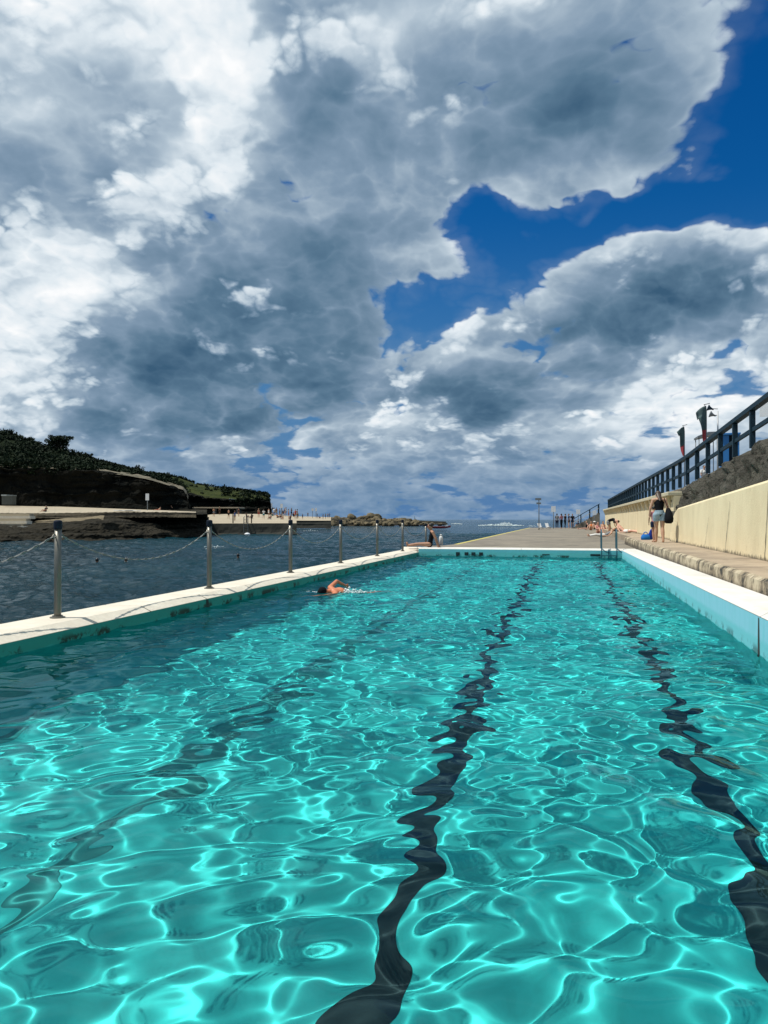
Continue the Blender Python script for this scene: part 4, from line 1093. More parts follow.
# feather flags on the upper promenade
m_fl1 = pm('flag_dark_cloth', (.02, .05, .06), .8, .6, 3, (.10, .16, .16)); m_fl2 = pm('flag_red_cloth', (.40, .05, .06), .8, .5, 4, (.16, .03, .04)); m_fl3 = pm('flag_pale_cloth', (.55, .56, .56), .8, .4, 4)
def flag(loc, h, cloth_h, label, rz, bend_):
    r = empty('feather_flag', loc, rz, label, 'flag', 'feather flags on the upper promenade')
    MB().tube([(0, 0, 0), (0, 0, h * .6), (.01, 0, h * .93), (-.02, 0, h * .985), (-.12, 0, h * 1.0)], [.035, .03, .022, .018, .014], 8).build('pole', m_post, r, True)
    def panel(t0, t1, mat, name):
        v = []; f = []; n = 14
        for i in range(n + 1):
            t = t0 + (t1 - t0) * i / n
            z = h - cloth_h * (1.02 - t); w = cloth_h * (.04 + .20 * t + .04 * max(0, t - .75))
            for k in range(9):
                s = k / 8
                v += [V3(-w * s, .10 * math.sin(5 * s + 8 * t + bend_) * s, z - s * s * cloth_h * (.16 if t > .8 else .05) - .05 * s * math.sin(7 * t + bend_))]
            if i: o_ = 9 * (i - 1); f += [(o_ + k, o_ + 9 + k, o_ + 10 + k, o_ + k + 1) for k in range(8)]
        o = link(name, raw(v, f), mat, r, True); m_ = o.modifiers.new('thick', 'SOLIDIFY'); m_.thickness = .006
        return o
    panel(.0, .10, m_fl3, 'flag_foot'); panel(.10, .40, m_fl2, 'flag_lower'); panel(.40, 1.0, m_fl1, 'flag_cloth')
    MB().bar((-.14, 0, h + .02), (.20, 0, h + .10), .05, .04).build('finial', m_post, r)
    return r
p = atd(684.5, 458, 52); flag(V3(p.x, p.y, 2.7), atd(684, 426, 52).z - 2.7, 2.15, 'shorter dark and red feather flag, farther along the railing', R(20), 0)
p = atd(706.5, 450, 44); flag(V3(p.x, p.y, 2.9), atd(706.5, 405, 44).z - 2.9, 2.35, 'taller dark and red feather flag standing next to the speaker pole', R(12), 2)
# speaker pole
p = atd(718, 455, 46); sp_ = empty('speaker_pole', (p.x, p.y, 3.0), 0, 'slim pale pole carrying two dark loudspeaker horns above the blue kiosk', 'pole')
hz = atd(718, 411, 46).z - 3.0
MB().tube([(0, 0, 0), (0, 0, hz * .6), (0, 0, hz)], [.07, .055, .045], 10).build('pole', pm('pale_pole', (.50, .52, .54), .5), sp_, True)
for k, (x, z, s) in enumerate(((-.30, .15, .22), (-.18, -.25, .20))):
    MB().lathe([(.05, -.12), (.06, 0), (.12, .12), (.20, .22), (.20, .24)], 14).build('speaker_horn', m_post if k else m_rail, sp_, True)
    o = sp_.children[-1]; o.location = (x - .05, 0, hz + z); o.rotation_euler = (0, R(-70), 0)
    MB().bar((0, 0, hz + z - .02), (x + .05, 0, hz + z), .04, .04).build('bracket', m_post, sp_)
# blue kiosk
p0 = atd(730, 462, 43); kz = 3.05
kk = empty('blue_kiosk', (p0.x, p0.y, kz), R(-8), 'small bright blue kiosk with an open hatch behind the railing', 'kiosk')
m_kb = pm('bright_blue_panel', (.02, .17, .46), .5, .3, 2, (.015, .12, .34))
kt = atd(730, 435, 43).z - kz
MB().box(-.95, -.10, 0, 1.6, 0, kt).build('side_panel', m_kb, kk); MB().box(.5, .95, 0, 1.6, 0, kt).build('side_panel', m_kb, kk)
MB().box(-.098, .498, .5, 1.6, 0, kt - .02).build('hatch_back', m_rail, kk); MB().box(-.098, .498, .02, .5, 0, .95).build('counter_panel', m_kb, kk)
bevel(MB().box(-1.08, 1.08, -.16, 1.75, kt + .003, kt + .12).build('roof', m_kb, kk), .02, 1)
kk.scale = (.52, .8, 1)
# grey canopy
p0 = atd(697, 462, 47)
cy = empty('grey_canopy', (p0.x + .5, p0.y, 3.0), 0, 'flat grey canopy roof on posts between the flags and the railing', 'canopy')
ct = atd(700, 439, 47).z - 3.0
MB().add([(-1.0, -1, ct), (1.2, -1, ct + .25), (1.2, 1.2, ct + .25), (-1.0, 1.2, ct), (-1.0, -1, ct + .12), (.1, -1, ct + .36), (1.2, -1, ct + .37), (1.2, 1.2, ct + .37), (.1, 1.2, ct + .36), (-1.0, 1.2, ct + .12)],
         [(0, 3, 2, 1), (0, 1, 6, 5, 4), (3, 9, 8, 7, 2), (4, 5, 8, 9), (5, 6, 7, 8), (0, 4, 9, 3), (1, 2, 7, 6)]).build('roof', m_post, cy)
for x, y in ((-.85, -.8), (1.05, -.8), (-.85, 1), (1.05, 1)): MB().tube([(x, y, 0), (x, y, ct + .05)], .05, 8).build('post', m_post, cy, True)
cy.scale = (.55, .7, 1)
person('person in a white shirt under the grey canopy behind the railing', 'st1', st[1], (p0.x + .35, p0.y - .3, 3.0), R(200), 0, [('shirt', 'white'), ('shorts', 'navy')], ('short', 'dark'), False, .024)
# white notice board at the edge of the view
p = atd(770, 409, 24); sb = sign(V3(p.x, p.y, 3.4), atd(770, 397, 24).z - 3.4 + .0, .60, .62, 'white notice panel on a post behind the highest stretch of railing', None, R(-15))

# ================================================================== HEADLAND ACROSS THE BAY
m_cliff = rock_mat('dark_cliff_rock', (.006, .008, .007), (.015, .015, .012), (.003, .004, .004), .35, .6, .35)  # shadow on the cliff is carried by this near-black stone colour
m_shelf = rock_mat('shaded_shelf_rock', (.012, .012, .009), (.048, .043, .032), (.005, .006, .005), .45, .5, 1.0)  # shade on the shelf faces is painted in as very dark stone
m_shelflit = rock_mat('sunlit_shelf_rock', (.15, .125, .085), (.27, .225, .15), (.03, .028, .02), .5, .4, 1.2)  # lit copy of the shelf rock, sunlight on ledges put into its colour
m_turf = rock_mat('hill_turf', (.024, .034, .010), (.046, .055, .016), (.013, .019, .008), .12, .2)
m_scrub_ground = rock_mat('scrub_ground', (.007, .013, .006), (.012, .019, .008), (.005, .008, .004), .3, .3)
m_sand = pm('sandy_ledge', (.26, .22, .145), .95, 1.0, .8, (.04, .04, .025), .6, 2)
m_terr = pm('pale_terrace_concrete', (.43, .37, .27), .95, .6, .25, (.28, .235, .165), .3, 3)
def interp(T, x):
    if x <= T[0][0]: return T[0][1]
    for (a, p), (c, q) in zip(T[:-1], T[1:]):
        if x <= c: return p + (q - p) * (x - a) / (c - a)
    return T[-1][1]
def loft(xs, prof, seed, rough, sub=4):
    """prof(x) gives the section seaward to landward as (depth, sight line, roughness factor); real points in space"""
    v = []; f = []; nrow = None
    for i, x in enumerate(xs):
        P = prof(x); row = []
        for (d0, y0, r0), (d1, y1, r1) in zip(P[:-1], P[1:]):
            for k in range(sub):
                t = k / sub; row.append((atd(x, y0, d0).lerp(atd(x, y1, d1), t), r0 + (r1 - r0) * t))
        row.append((atd(x, P[-1][1], P[-1][0]), P[-1][2]))
        nrow = len(row)
        for p, r in row:
            a = noise.fractal(p * .16 + V3(seed, 0, 0), .9, 2.1, 5); c = noise.fractal(p * .55 + V3(0, seed, 0), .8, 2.1, 5)
            h = noise.fractal(V3(p.x * .02, p.y * .02, p.z * 1.1 + seed), .9, 2.1, 4)   # bedding
            v.append(p + (V3(.75, -.65, 0) * (a * 1.1 + c * .5 + h * .9) + V3(0, 0, 1) * (a * .35 + c * .25)) * rough * r)
        if i: o_ = nrow * (i - 1); f += [(o_ + k, o_ + nrow + k, o_ + nrow + k + 1, o_ + k + 1) for k in range(nrow - 1)]
    return raw(v, f)
rng_x = lambda a, c, st: [a + (c - a) * i / int((c - a) / st) for i in range(int((c - a) / st) + 1)]
RIM = [(-120, 458), (0, 466), (60, 468), (92, 470), (120, 474), (146, 478), (170, 485), (183, 489), (187, 494), (190, 507)]
SIL = [(-120, 418), (-40, 430), (0, 433), (16, 437), (42, 447), (60, 450), (78, 456), (109, 463.5), (130, 469), (146, 473), (167, 477), (183, 486), (190, 506)]
def cliff_prof(x):
    r = interp(RIM, x); t = max(0, (x - 150) / 40) if x > 150 else 0
    return [(118 + 3 * t, 513, .2), (119 + 4 * t, 503 if r < 500 else r + 1, .7), (119.5 + 5 * t, (505 + r) / 2, 1), (118.8 + 6 * t, r + 2.5, 1.0), (121 + 7 * t, r, .4)]
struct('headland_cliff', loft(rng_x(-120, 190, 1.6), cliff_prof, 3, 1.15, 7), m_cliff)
def rimledge_prof(x):
    r = interp(RIM, x); t = max(0, (x - 150) / 40) if x > 150 else 0
    return [(119.6 + 7 * t, r + .8, .25), (121.5 + 7 * t, r - .8, .25), (125 + 8 * t, r - 1.4 - (2.2 * max(0, noise.noise(V3(x * .09, 3, 0)) + .25) if 85 < x < 150 else 0), .5), (126 + 8 * t, r - 2.4, .1)]
struct('sandy_ledge', loft(rng_x(-120, 188, 1.6), rimledge_prof, 9, .6, 4), m_sand)
def hill_prof(x):
    r = interp(RIM, x); s = interp(SIL, x); t = max(0, (x - 150) / 40) if x > 150 else 0
    return [(124 + 8 * t, r - 1.5, .1), (132 + 9 * t, r + (s - r) * .45, .5), (141 + 9 * t, r + (s - r) * .85, .6), (150 + 8 * t, s + .8, .3), (172 + 8 * t, s + 9, .3), (200, s + 30, 0)]
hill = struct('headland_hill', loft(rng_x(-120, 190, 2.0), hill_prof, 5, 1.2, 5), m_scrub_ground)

# second headland, further along
RIM2 = [(140, 487), (170, 489), (195, 494), (205, 497), (219, 497.5), (240, 499), (262, 499.5), (268, 500), (270.5, 506), (272, 510)]
SIL2 = [(140, 472), (165, 475), (180, 478), (196, 484), (208, 486), (219, 487.5), (232, 489), (245, 491), (256, 492.5), (267, 493.6), (269.5, 496), (271, 507), (272, 510)]
def cliff2(x):
    r = interp(RIM2, x)
    return [(206, 517, .2), (208, 510.3, .6), (209, min(510, (510 + r) / 2), 1), (208, min(509.8, r + 2), 1), (212, r, .4)]
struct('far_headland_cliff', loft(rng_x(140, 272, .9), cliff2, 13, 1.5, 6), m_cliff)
def hill2(x):
    r = interp(RIM2, x); s = interp(SIL2, x)
    return [(210, r + .6, .2), (222, r + (s - r) * .5, .4), (240, r + (s - r) * .9, .4), (250, s + .3, .2), (290, s + 9, 0)]
struct('far_headland_turf', loft(rng_x(140, 272, .9), hill2, 15, .9, 4), m_turf)

# scrub: uncountable leaf clumps over both hills
def leaf_mesh(pts, size, seed, per=26):
    rnd = random.Random(seed); v = []; f = []
    for p, s in pts:
        for k in range(per):
            d = V3(rnd.gauss(0, 1), rnd.gauss(0, 1), rnd.gauss(0, .8)); d = d.normalized() * rnd.random() ** .35
            c = p + V3(d.x * s, d.y * s, d.z * s * .75 + s * .35)
            a = V3(rnd.gauss(0, 1), rnd.gauss(0, 1), rnd.gauss(0, 1)).normalized(); bq = a.cross(V3(rnd.gauss(0, 1), rnd.gauss(0, 1), rnd.gauss(0, 1))).normalized()
            w = size * rnd.uniform(.5, 1.2); o_ = len(v)
            v += [c - a * w, c + bq * w * .5, c + a * w, c - bq * w * .5]; f.append((o_, o_ + 1, o_ + 2, o_ + 3))
    return raw(v, f)
def leaf_mat(name, c1, c2, c3):
    m = bpy.data.materials.new(name); m.use_nodes = True; nt = m.node_tree; n = NB(nt); p = nt.nodes['Principled BSDF']
    p.inputs['Roughness'].default_value = .75; p.inputs['Specular IOR Level'].default_value = .12
    g = n.node('ShaderNodeNewGeometry')
    k = n.ramp(g.outputs['Random Per Island'], [(0, c1), (.55, c2), (1, c3)])
    big = n.noise(g.outputs['Position'], .12, 3, .6)
    n.put(p.inputs['Base Color'], n.mix(n.maprange(big, .4, .62, 0, .6), k, tuple(x * .55 for x in c1)))
    return m
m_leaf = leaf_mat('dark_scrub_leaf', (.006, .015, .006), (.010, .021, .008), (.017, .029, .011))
rnd = random.Random(5)
def scatter(xa, xc, prof, d_lo, d_hi, n, smin, smax, edge=0.):
    out = []
    while len(out) < n:
        x = rnd.uniform(xa, xc); P = prof(x); t = rnd.random() if rnd.random() > edge else 1.0
        d = d_lo + (d_hi - d_lo) * t
        y = interp([(q[0], q[1]) for q in P], P[0][0] + (P[3][0] - P[0][0]) * t)
        out.append((atd(x, y, P[0][0] + (P[3][0] - P[0][0]) * t), rnd.uniform(smin, smax)))
    return out
pts = scatter(-110, 92, hill_prof, 0, 1, 820, .45, 1.15, .22) + scatter(85, 186, hill_prof, 0, 1, 330, .25, .60, .3)
# thicket hanging over the rim of the near cliff
for i in range(330):
    x = rnd.uniform(-110, 95); r = interp(RIM, x); pts.append((atd(x, r + rnd.uniform(-3, 7) * (1 if x < 60 else .5), 119.2 + rnd.random() * 3), rnd.uniform(.4, .95)))
tag(link('scrub', leaf_mesh(pts, .30, 2, 30), m_leaf), 'dark green coastal scrub covering the headland hill', 'scrub', None, 'stuff')
pts = scatter(150, 270, hill2, 0, 1, 170, .4, .9, .75)
for i in range(120):
    x = rnd.uniform(222, 269); r = interp(RIM2, x); s = interp(SIL2, x); pts.append((atd(x, r + (s - r) * rnd.random(), 214 + rnd.random() * 30), rnd.uniform(.5, 1.1)))
for i in range(90):
    x = rnd.uniform(236, 268); r = interp(RIM2, x); pts.append((atd(x, r + rnd.uniform(0, 9), 209), rnd.uniform(.4, .9)))
tag(link('far_scrub', leaf_mesh(pts, .38, 4, 26), m_leaf), 'dark bushes along the crest and end of the far headland', 'scrub', None, 'stuff')

# round tree standing on the hill crest
tb = atd(60, 452.5, 143)
tr = empty('hill_tree', tb, 0, 'lone round crowned tree standing up from the crest of the dark headland', 'tree')
mb = MB(); rt = random.Random(9)
mb.tube([(0, 0, -1), (.05, 0, .3), (-.05, 0, .8)], [.28, .2, .16], 7)
ends = []
for k in range(9):
    a = k * 2 * math.pi / 9 + rt.uniform(-.2, .2); L = rt.uniform(1.1, 2.1)
    e = V3(math.cos(a) * L, math.sin(a) * L, 1.3 + rt.random() * 1.1); ends.append(e)
    mb.tube([(0, 0, .5), (e.x * .5, e.y * .5, e.z * .62), tuple(e)], [.11, .07, .03], 5)
mb.build('trunk', pm('tree_bark', (.05, .04, .03), .9, .5, 5), tr)
cl = [(e * rt.uniform(.75, 1.1) + V3(rt.uniform(-.5, .5), rt.uniform(-.5, .5), rt.uniform(-.5, .6)), rt.uniform(.45, .85)) for e in ends for q in range(4)] + [(V3(rt.uniform(-1.5, 1.5), rt.uniform(-1.5, 1.5), 2.2 + rt.random() * .6), .55) for q in range(16)]
link('crown', leaf_mesh(cl, .20, 8, 60), leaf_mat('tree_leaf', (.016, .030, .014), (.028, .048, .020), (.045, .065, .03)), tr)
# crest bushes that break the skyline, each a plant of its own
cb = [(6, 'small rounded bush on the skyline at the near top of the headland'), (30, 'bush on the skyline between the hilltop and the lone tree'), (88, 'low bush on the skyline just past the lone tree'), (136, 'bush on the skyline above the pale sandy ledge'), (164, 'last bush on the skyline before the hill drops to the far headland')]
for x, lb in cb:
    s = interp(SIL, x); d = hill_prof(x)[3][0]; p = atd(x, s + 1.6, d - 1)
    r = empty('crest_bush', p, 0, lb, 'bush', 'bushes on the headland skyline')
    mb = MB(); 
    for k in range(5): mb.tube([(0, 0, -.4), (math.cos(k * 1.3) * .5, math.sin(k * 1.3) * .5, .7)], [.06, .02], 5)
    mb.build('stem', MATS['tree_bark'], r)
    link('foliage', leaf_mesh([(V3(rnd.uniform(-1, 1), rnd.uniform(-.8, .8), rnd.uniform(.2, .9)), rnd.uniform(.35, .7)) for q in range(9)], .2, int(x) + 3, 40), m_leaf, r)

# near platform across the bay
PTOP = [(-120, 505.0), (0, 505.5), (60, 506.5), (100, 508), (150, 510), (195, 511.5)]
PFR = [(-120, 513.5), (0, 513), (35, 513.2), (60, 513), (110, 512.2), (150, 512), (195, 512.6)]
_pfr = PFR
PFR = [(x, interp(_pfr, x) + .55 * noise.noise(V3(x * .31, 2, 0)) + .3 * noise.noise(V3(x * .9, 7, 0))) for x in rng_x(-120, 196, 1.2)]
def plat(x): return [(93, interp(PFR, x), 0), (100, interp(PFR, x) + (interp(PTOP, x) - interp(PFR, x)) * .4, .05), (121, interp(PTOP, x) - .3, .05), (127, interp(PTOP, x) - .9, .05)]
pf_ = empty('shore_platform', (0, 0, 0), 0, 'wide pale concrete platform below the dark headland cliff across the bay', 'platform')
link('platform_top', loft(rng_x(-120, 196, 2), plat, 21, .5, 3), m_terr, pf_)
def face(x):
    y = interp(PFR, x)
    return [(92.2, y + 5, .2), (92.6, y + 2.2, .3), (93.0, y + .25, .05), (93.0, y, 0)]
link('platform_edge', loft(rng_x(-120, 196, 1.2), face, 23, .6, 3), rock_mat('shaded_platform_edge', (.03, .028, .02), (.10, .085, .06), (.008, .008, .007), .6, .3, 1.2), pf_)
# broad steps at the near end of the platform
stp = empty('platform_steps', (0, 0, 0), 0, 'pale weathered concrete steps going down to the rocks at the near end of the platform', 'steps')
NST = 6
for k in range(NST):
    d0 = 92.4 - k * 1.0; y0 = 513.4 + k * 2.55
    a = atd(-120, y0, d0); c = atd(34 - k * 1.6 + (k % 2) * 3, y0, d0); dirn = (c - a); perp = V3(dirn.y, -dirn.x, 0).normalized() * 1.25
    z0 = a.z; h = .36
    MB().add([(a.x, a.y, z0), (c.x, c.y, z0), (c.x + perp.x, c.y + perp.y, z0), (a.x + perp.x, a.y + perp.y, z0), (a.x, a.y, z0 - h), (c.x, c.y, z0 - h), (c.x + perp.x, c.y + perp.y, z0 - h), (a.x + perp.x, a.y + perp.y, z0 - h)],
             [(0, 3, 2, 1), (4, 5, 6, 7), (0, 1, 5, 4), (1, 2, 6, 5), (2, 3, 7, 6), (3, 0, 4, 7)]).build('step', m_terr if k % 2 == 0 else m_whitel, stp)
# rock shelf down to the water
SH = [(-120, 522), (0, 524), (30, 525), (60, 521.5), (90, 519.5), (110, 518.5), (140, 520), (170, 519), (200, 520)]
def shelf(x):
    y = interp(SH, x); b_ = 543.5 if x < 40 else interp([(40, 543.5), (100, 541.5), (200, 538.2), (212, 537.6)], x)
    d = interp([(-120, 76), (0, 77), (100, 80), (212, 96)], x); e = interp([(180, 0), (212, 1)], x)
    return [(d - .6, b_ + 1.5, .2), (d, b_ - 2.5, .8), (d + 1.2, b_ - 6.5, .9), (d + 2.2, b_ - 8.5 , .7), (d + 4.5, b_ - 10.8, .8), (d + 5.4, y + 5.5, .8), (d + 8, y + 1.5, .5), (max(91.5, d + 9.5), y - 1 - e * 0, .5), (max(92.8, d + 11), max(y - 4.5, 515.5) , .3), (96, 514.2, .1), (124, 509.5 if x > 60 else 508, 0)]
struct('rock_shelf', loft(rng_x(-120, 207, .7), shelf, 31, .95, 5), m_shelf)
struct('shore_rock_end', loft(rng_x(176, 209, .8), lambda x: [(100, 538, .2), (101, 533, .8), (103, 525, .9), (104, interp([(176, 514), (190, 512.5), (200, 513.5), (209, 519)], x), .6), (125, interp([(176, 513), (209, 517)], x), .3)], 33, .8, 5), m_cliff)

# terraces
shelf_b = lambda x: [(d + (1.2 if k == 0 else 0), y, q) for k, (d, y, q) in enumerate([(88.2, interp(SH, x) + 3.2, .3), (88.8, interp(SH, x) + .4, .7), (90.4, interp(SH, x) - 1.6, .7), (91.9, interp(SH, x) - 3.4, .5)])]
struct('pale_rock_shelf', loft(rng_x(-120, 104, 1.0), shelf_b, 37, .55, 4), m_shelflit)
def slab(name, xa, xc, top, front, base_y, d_front, d_back, label, seed):
    r = empty(name, (0, 0, 0), 0, label, 'terrace')
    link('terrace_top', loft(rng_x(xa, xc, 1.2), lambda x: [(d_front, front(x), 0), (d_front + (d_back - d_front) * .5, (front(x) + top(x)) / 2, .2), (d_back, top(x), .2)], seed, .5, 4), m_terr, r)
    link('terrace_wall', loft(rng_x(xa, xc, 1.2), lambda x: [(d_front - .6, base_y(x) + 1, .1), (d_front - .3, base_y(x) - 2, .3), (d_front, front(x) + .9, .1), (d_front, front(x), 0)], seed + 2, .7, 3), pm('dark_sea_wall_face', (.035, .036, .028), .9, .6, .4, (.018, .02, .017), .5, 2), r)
    p0 = atd(xc, front(xc), d_front); p1 = atd(xc, top(xc), d_back)
    link('terrace_end', raw([p0, p1, V3(p1.x, p1.y, -3), V3(p0.x, p0.y, -3)], [(0, 1, 2, 3)]), MATS['dark_sea_wall_face'], r)
    return r
slab('bathing_terrace', 203, 296.5, lambda x: interp([(203, 515.5), (212, 514.2), (260, 514), (297, 516)], x), lambda x: interp([(203, 523.5), (297, 523.2)], x), lambda x: interp([(203, 535.5), (297, 533.2)], x), 112, 146,
     'pale concrete bathing terrace crowded with small figures beyond the second post', 41)
slab('outer_terrace', 291, 331, lambda x: interp([(291, 516.2), (331, 517.2)], x), lambda x: 520.6, lambda x: 527.2, 210, 250, 'smaller outer terrace with a dark curved sea wall next to the boulder breakwater', 51)
# low jutting slab roof behind the terrace
p = atd(214, 510.5, 150); rf_ = empty('flat_shelter', p, R(10), 'low pale flat roofed shelter at the near end of the bathing terrace', 'shelter')
bevel(MB().box(-3.6, 5.6, -2.5, 2.5, .35, .62).build('roof', m_terr, rf_), .04, 1)
MB().box(-3.2, 5.0, .5, 2.2, -1.4, .348).build('back_wall', pm('shelter_shade', (.05, .05, .045), .9, .3, 2), rf_)
for x in (-3.2, 1, 5.2): MB().tube([(x, -2.1, -1.4), (x, -2.1, .37)], .09, 6).build('post', m_post, rf_)

# grey hut, signs, ladder, float
p = atd(9, 504.6, 114); ht = empty('small_hut', p, R(14), 'small grey shed with a pale roof edge against the dark cliff', 'shed')
MB().box(-.80, .80, -.6, .6, 0, 1.30).build('wall', pm('grey_shed_wall', (.10, .11, .10), .9, .5, 3), ht)
MB().box(-.85, -.05, -.68, .65, 1.303, 1.50).build('roof', pm('pale_shed_roof', (.42, .46, .46), .7), ht); MB().box(-.045, .85, -.68, .65, 1.303, 1.46).build('roof', pm('grey_shed_roof', (.20, .23, .23), .7), ht)
def far_sign(x, yb, yt, d, w, ph, lb, grp='white sign panels across the bay'):
    p = atd(x, yb, d); h = atd(x, yt, d).z - p.z
    r = empty('sign_board', p, YAW * .8, lb, 'sign', grp)
    MB().tube([(0, .06, -.3), (0, .06, h)], .07, 6).build('post', m_post, r); MB().box(-w / 2, w / 2, -.05, -.02, h - ph, h).build('panel', m_sign, r)
far_sign(147.3, 508.5, 493.6, 112, .52, 1.0, 'white sign panel on a post against the black cliff on the near platform')
far_sign(281.5, 515, 503.8, 140, .48, .78, 'white sign panel on a post above the crowded terrace')
far_sign(312.5, 517, 508.3, 230, .75, .75, 'left of two white panels above the outer terrace')
far_sign(316, 517, 508, 230, .5, .95, 'narrow right one of two white panels above the outer terrace')
far_sign(271.8, 514, 503, 150, .25, 1.1, 'slim pale marker post at the foot of the far headland end', None)
a = atd(247, 522.5, 112); ld = empty('sea_ladder', V3(a.x, a.y - .4, SEA), YAW, 'pale metal ladder down the dark wall of the bathing terrace into the sea', 'ladder')
for x in (-.3, .3): MB().tube([(x, 0, -.5), (x, 0, 2.6), (x, .5, 2.7)], .06, 6).build('rail', m_chain, ld)
for k in range(7): MB().box(-.3, .3, -.04, .04, k * .36, k * .36 + .06).build('rung', m_chain, ld)
for i, (x, lb) in enumerate(((233, 'left dark post of the pair at the terrace edge'), (246.5, 'dark post beside the sea ladder'), (251.5, 'dark post just past the sea ladder'))):
    p = atd(x, 522.5, 113); o = tag(MB().tube([(0, 0, -.2), (0, 0, 1.25)], .09, 8).build('mooring_post', pm('dark_timber', (.05, .04, .03), .9)), lb, 'post', 'dark posts at the terrace edge'); o.location = p
p = atd(247.3, 534.8, 106); v, f = ellipsoid((0, 0, .16), V3(.42, 0, 0), V3(0, .3, 0), V3(0, 0, .22)); fl = empty('white_float', V3(p.x, p.y, SEA), 0, 'white float on the water below the sea ladder', 'float')
link('float_body', raw(v, f), m_sign, fl, True); MB().tube([(0, 0, .3), (0, 0, .55)], .03, 6).build('float_handle', m_post, fl)

# boulder breakwater
m_bould = rock_mat('breakwater_rock', (.10, .085, .055), (.20, .165, .105), (.045, .042, .03), .5, .3)
protos = []
for k in range(7):
    bm = bmesh.new(); bmesh.ops.create_icosphere(bm, subdivisions=2, radius=1)
    for vv in bm.verts:
        n = vv.co.normalized(); vv.co = n * (1 + .38 * noise.noise(n * 1.3 + V3(k * 7, 0, 0)) + .16 * noise.noise(n * 3.5 + V3(0, k * 5, 0)))
        vv.co.z *= .75
    me = bpy.data.meshes.new('boulder'); bm.to_mesh(me); bm.free(); me.materials.append(m_bould); protos.append(me)
rb = random.Random(12)
TOPB = [(329, 517.5), (345, 515.8), (352, 514.4), (358, 516), (368, 514.2), (376, 514), (384, 516.2), (400, 517), (420, 519), (448, 521.5)]
BASEB = [(329, 526.3), (360, 526), (400, 525.3), (448, 524.3)]
def boulder(x, d, z, s, lb, grp):
    p = atd(x, 520, d); o = bpy.data.objects.new('boulder', rb.choice(protos)); col.objects.link(o); o.location = (p.x, p.y, z)
    o.rotation_euler = (rb.uniform(-.4, .4), rb.uniform(-.4, .4), rb.uniform(0, 6.28)); o.scale = (s * rb.uniform(.8, 1.4), s * rb.uniform(.8, 1.3), s * rb.uniform(.8, 1.1)); tag(o, lb, 'boulder', grp)
for i in range(165):
    x = rb.uniform(329, 446); d = 285 + rb.random() * 30
    zt = EYE + (519.5 - interp(TOPB, x)) / F * 300; t = (d - 285) / 30
    z = SEA + .3 + (zt - SEA - 1.4) * min(1, t * 1.25) * rb.uniform(.55, 1)
    boulder(x, d, z, rb.uniform(.7, 1.6) * (1 if x < 420 else .6), 'tan boulder in the heap of the low breakwater across the water', 'boulders of the breakwater')
for x, s, lb in ((352, 2.0, 'big dark boulder at the left crest of the breakwater'), (370, 1.9, 'big dark boulder at the middle crest of the breakwater'), (376, 1.9, 'dark boulder beside the middle crest boulder of the breakwater'), (337, 1.5, 'dark boulder at the near end of the breakwater by the outer terrace')):
    boulder(x, 306, EYE + (519.5 - interp(TOPB, x)) / F * 306 - s * .55, s, lb, None)
    o = col.objects[-1]
tag(MB().add([tuple(atd(329, 527, 283)), tuple(atd(446, 524.5, 283)), tuple(atd(446, 521.5, 318)), tuple(atd(329, 517, 318)), tuple(atd(329, 519, 300)), tuple(atd(446, 522, 300))], [(0, 1, 5, 4), (4, 5, 2, 3)]).build('breakwater_core', m_shelf), None, None, None, 'structure')

# people across the bay: small figures, built like the near ones
SF = pose_stand(); S2 = pose_stand(0, .5, .1, .06)
cols = ['navy', 'black', 'white', 'black', 'teal', 'red', 'navy', 'grey', 'blue', 'khaki']
rc = random.Random(21)
def crowd(n, xa, xc, d, front, top, d0, d1, lb, grp, seats=.35):
    for i in range(n):
        x = xa + (xc - xa) * (i + rc.uniform(.2, .8)) / n; t = rc.uniform(.15, .98)
        y = front + (top - front) * t; p = atd(x, y + .1, d0 + (d1 - d0) * t)
        si = rc.random() < seats; key, J = ('sit', sit) if si else rc.choice((('st0f', SF), ('st1f', S2)))
        fem = rc.random() < .5
        wear = [('swimsuit', rc.choice(cols))] if fem else ([('shorts', rc.choice(cols))] + ([('shirt', rc.choice(cols))] if rc.random() < .45 else []))
        person(('tiny figure sitting ' if si else 'tiny figure standing ') + lb, key, J, p, rc.uniform(0, 6.28), rc.choice((1, 1, 2, 2)), wear, ('short', rc.choice(('dark', 'brown', 'blond'))), fem, .045, False, grp + (', seated' if si else ', standing'))
crowd(9, 212, 268, 0, 523.0, 514.6, 112, 146, 'on the first half of the pale bathing terrace', 'bathers on the first half of the terrace', .4)
crowd(17, 268, 298, 0, 522.5, 515.6, 112, 146, 'in the crowd at the far end of the bathing terrace', 'bathers in the crowded end of the terrace', .25)
crowd(6, 316, 331, 0, 520.4, 517, 210, 250, 'at the end of the outer terrace by the breakwater', 'bathers on the outer terrace', .2)
crowd(3, 296, 310, 0, 520.4, 517, 210, 250, 'on the near half of the outer terrace', 'bathers on the near half of the outer terrace', .5)
for x, yb, key, J, w_, h_, lb in (
        (45.5, 512.2, 'sit2', pose_sit(.36, -.16, .14), [('shirt', 'black'), ('shorts', 'navy')], 'dark', 'figure in dark clothes crouching alone on the pale platform under the cliff'),
        (149.5, 509.2, 'sit', sit, [('shorts', 'navy')], 'dark', 'seated figure right beside the sign post on the far platform'),
        (157.5, 510.4, 'lie', lyer, [('shorts', 'red')], 'brown', 'reclining sunbather on the far platform just past the sign post'),
        (171, 510.6, 'lsit', lsit, [('swimsuit', 'black')], 'brown', 'seated sunbather with outstretched legs near the dark end of the far platform')):
    d = 93 + (interp(PFR, x) - yb) / (interp(PFR, x) - interp(PTOP, x)) * 26
    person(lb, key, J, atd(x, yb + .2, d), R(170), 1, w_, ('short', h_), False, .03)
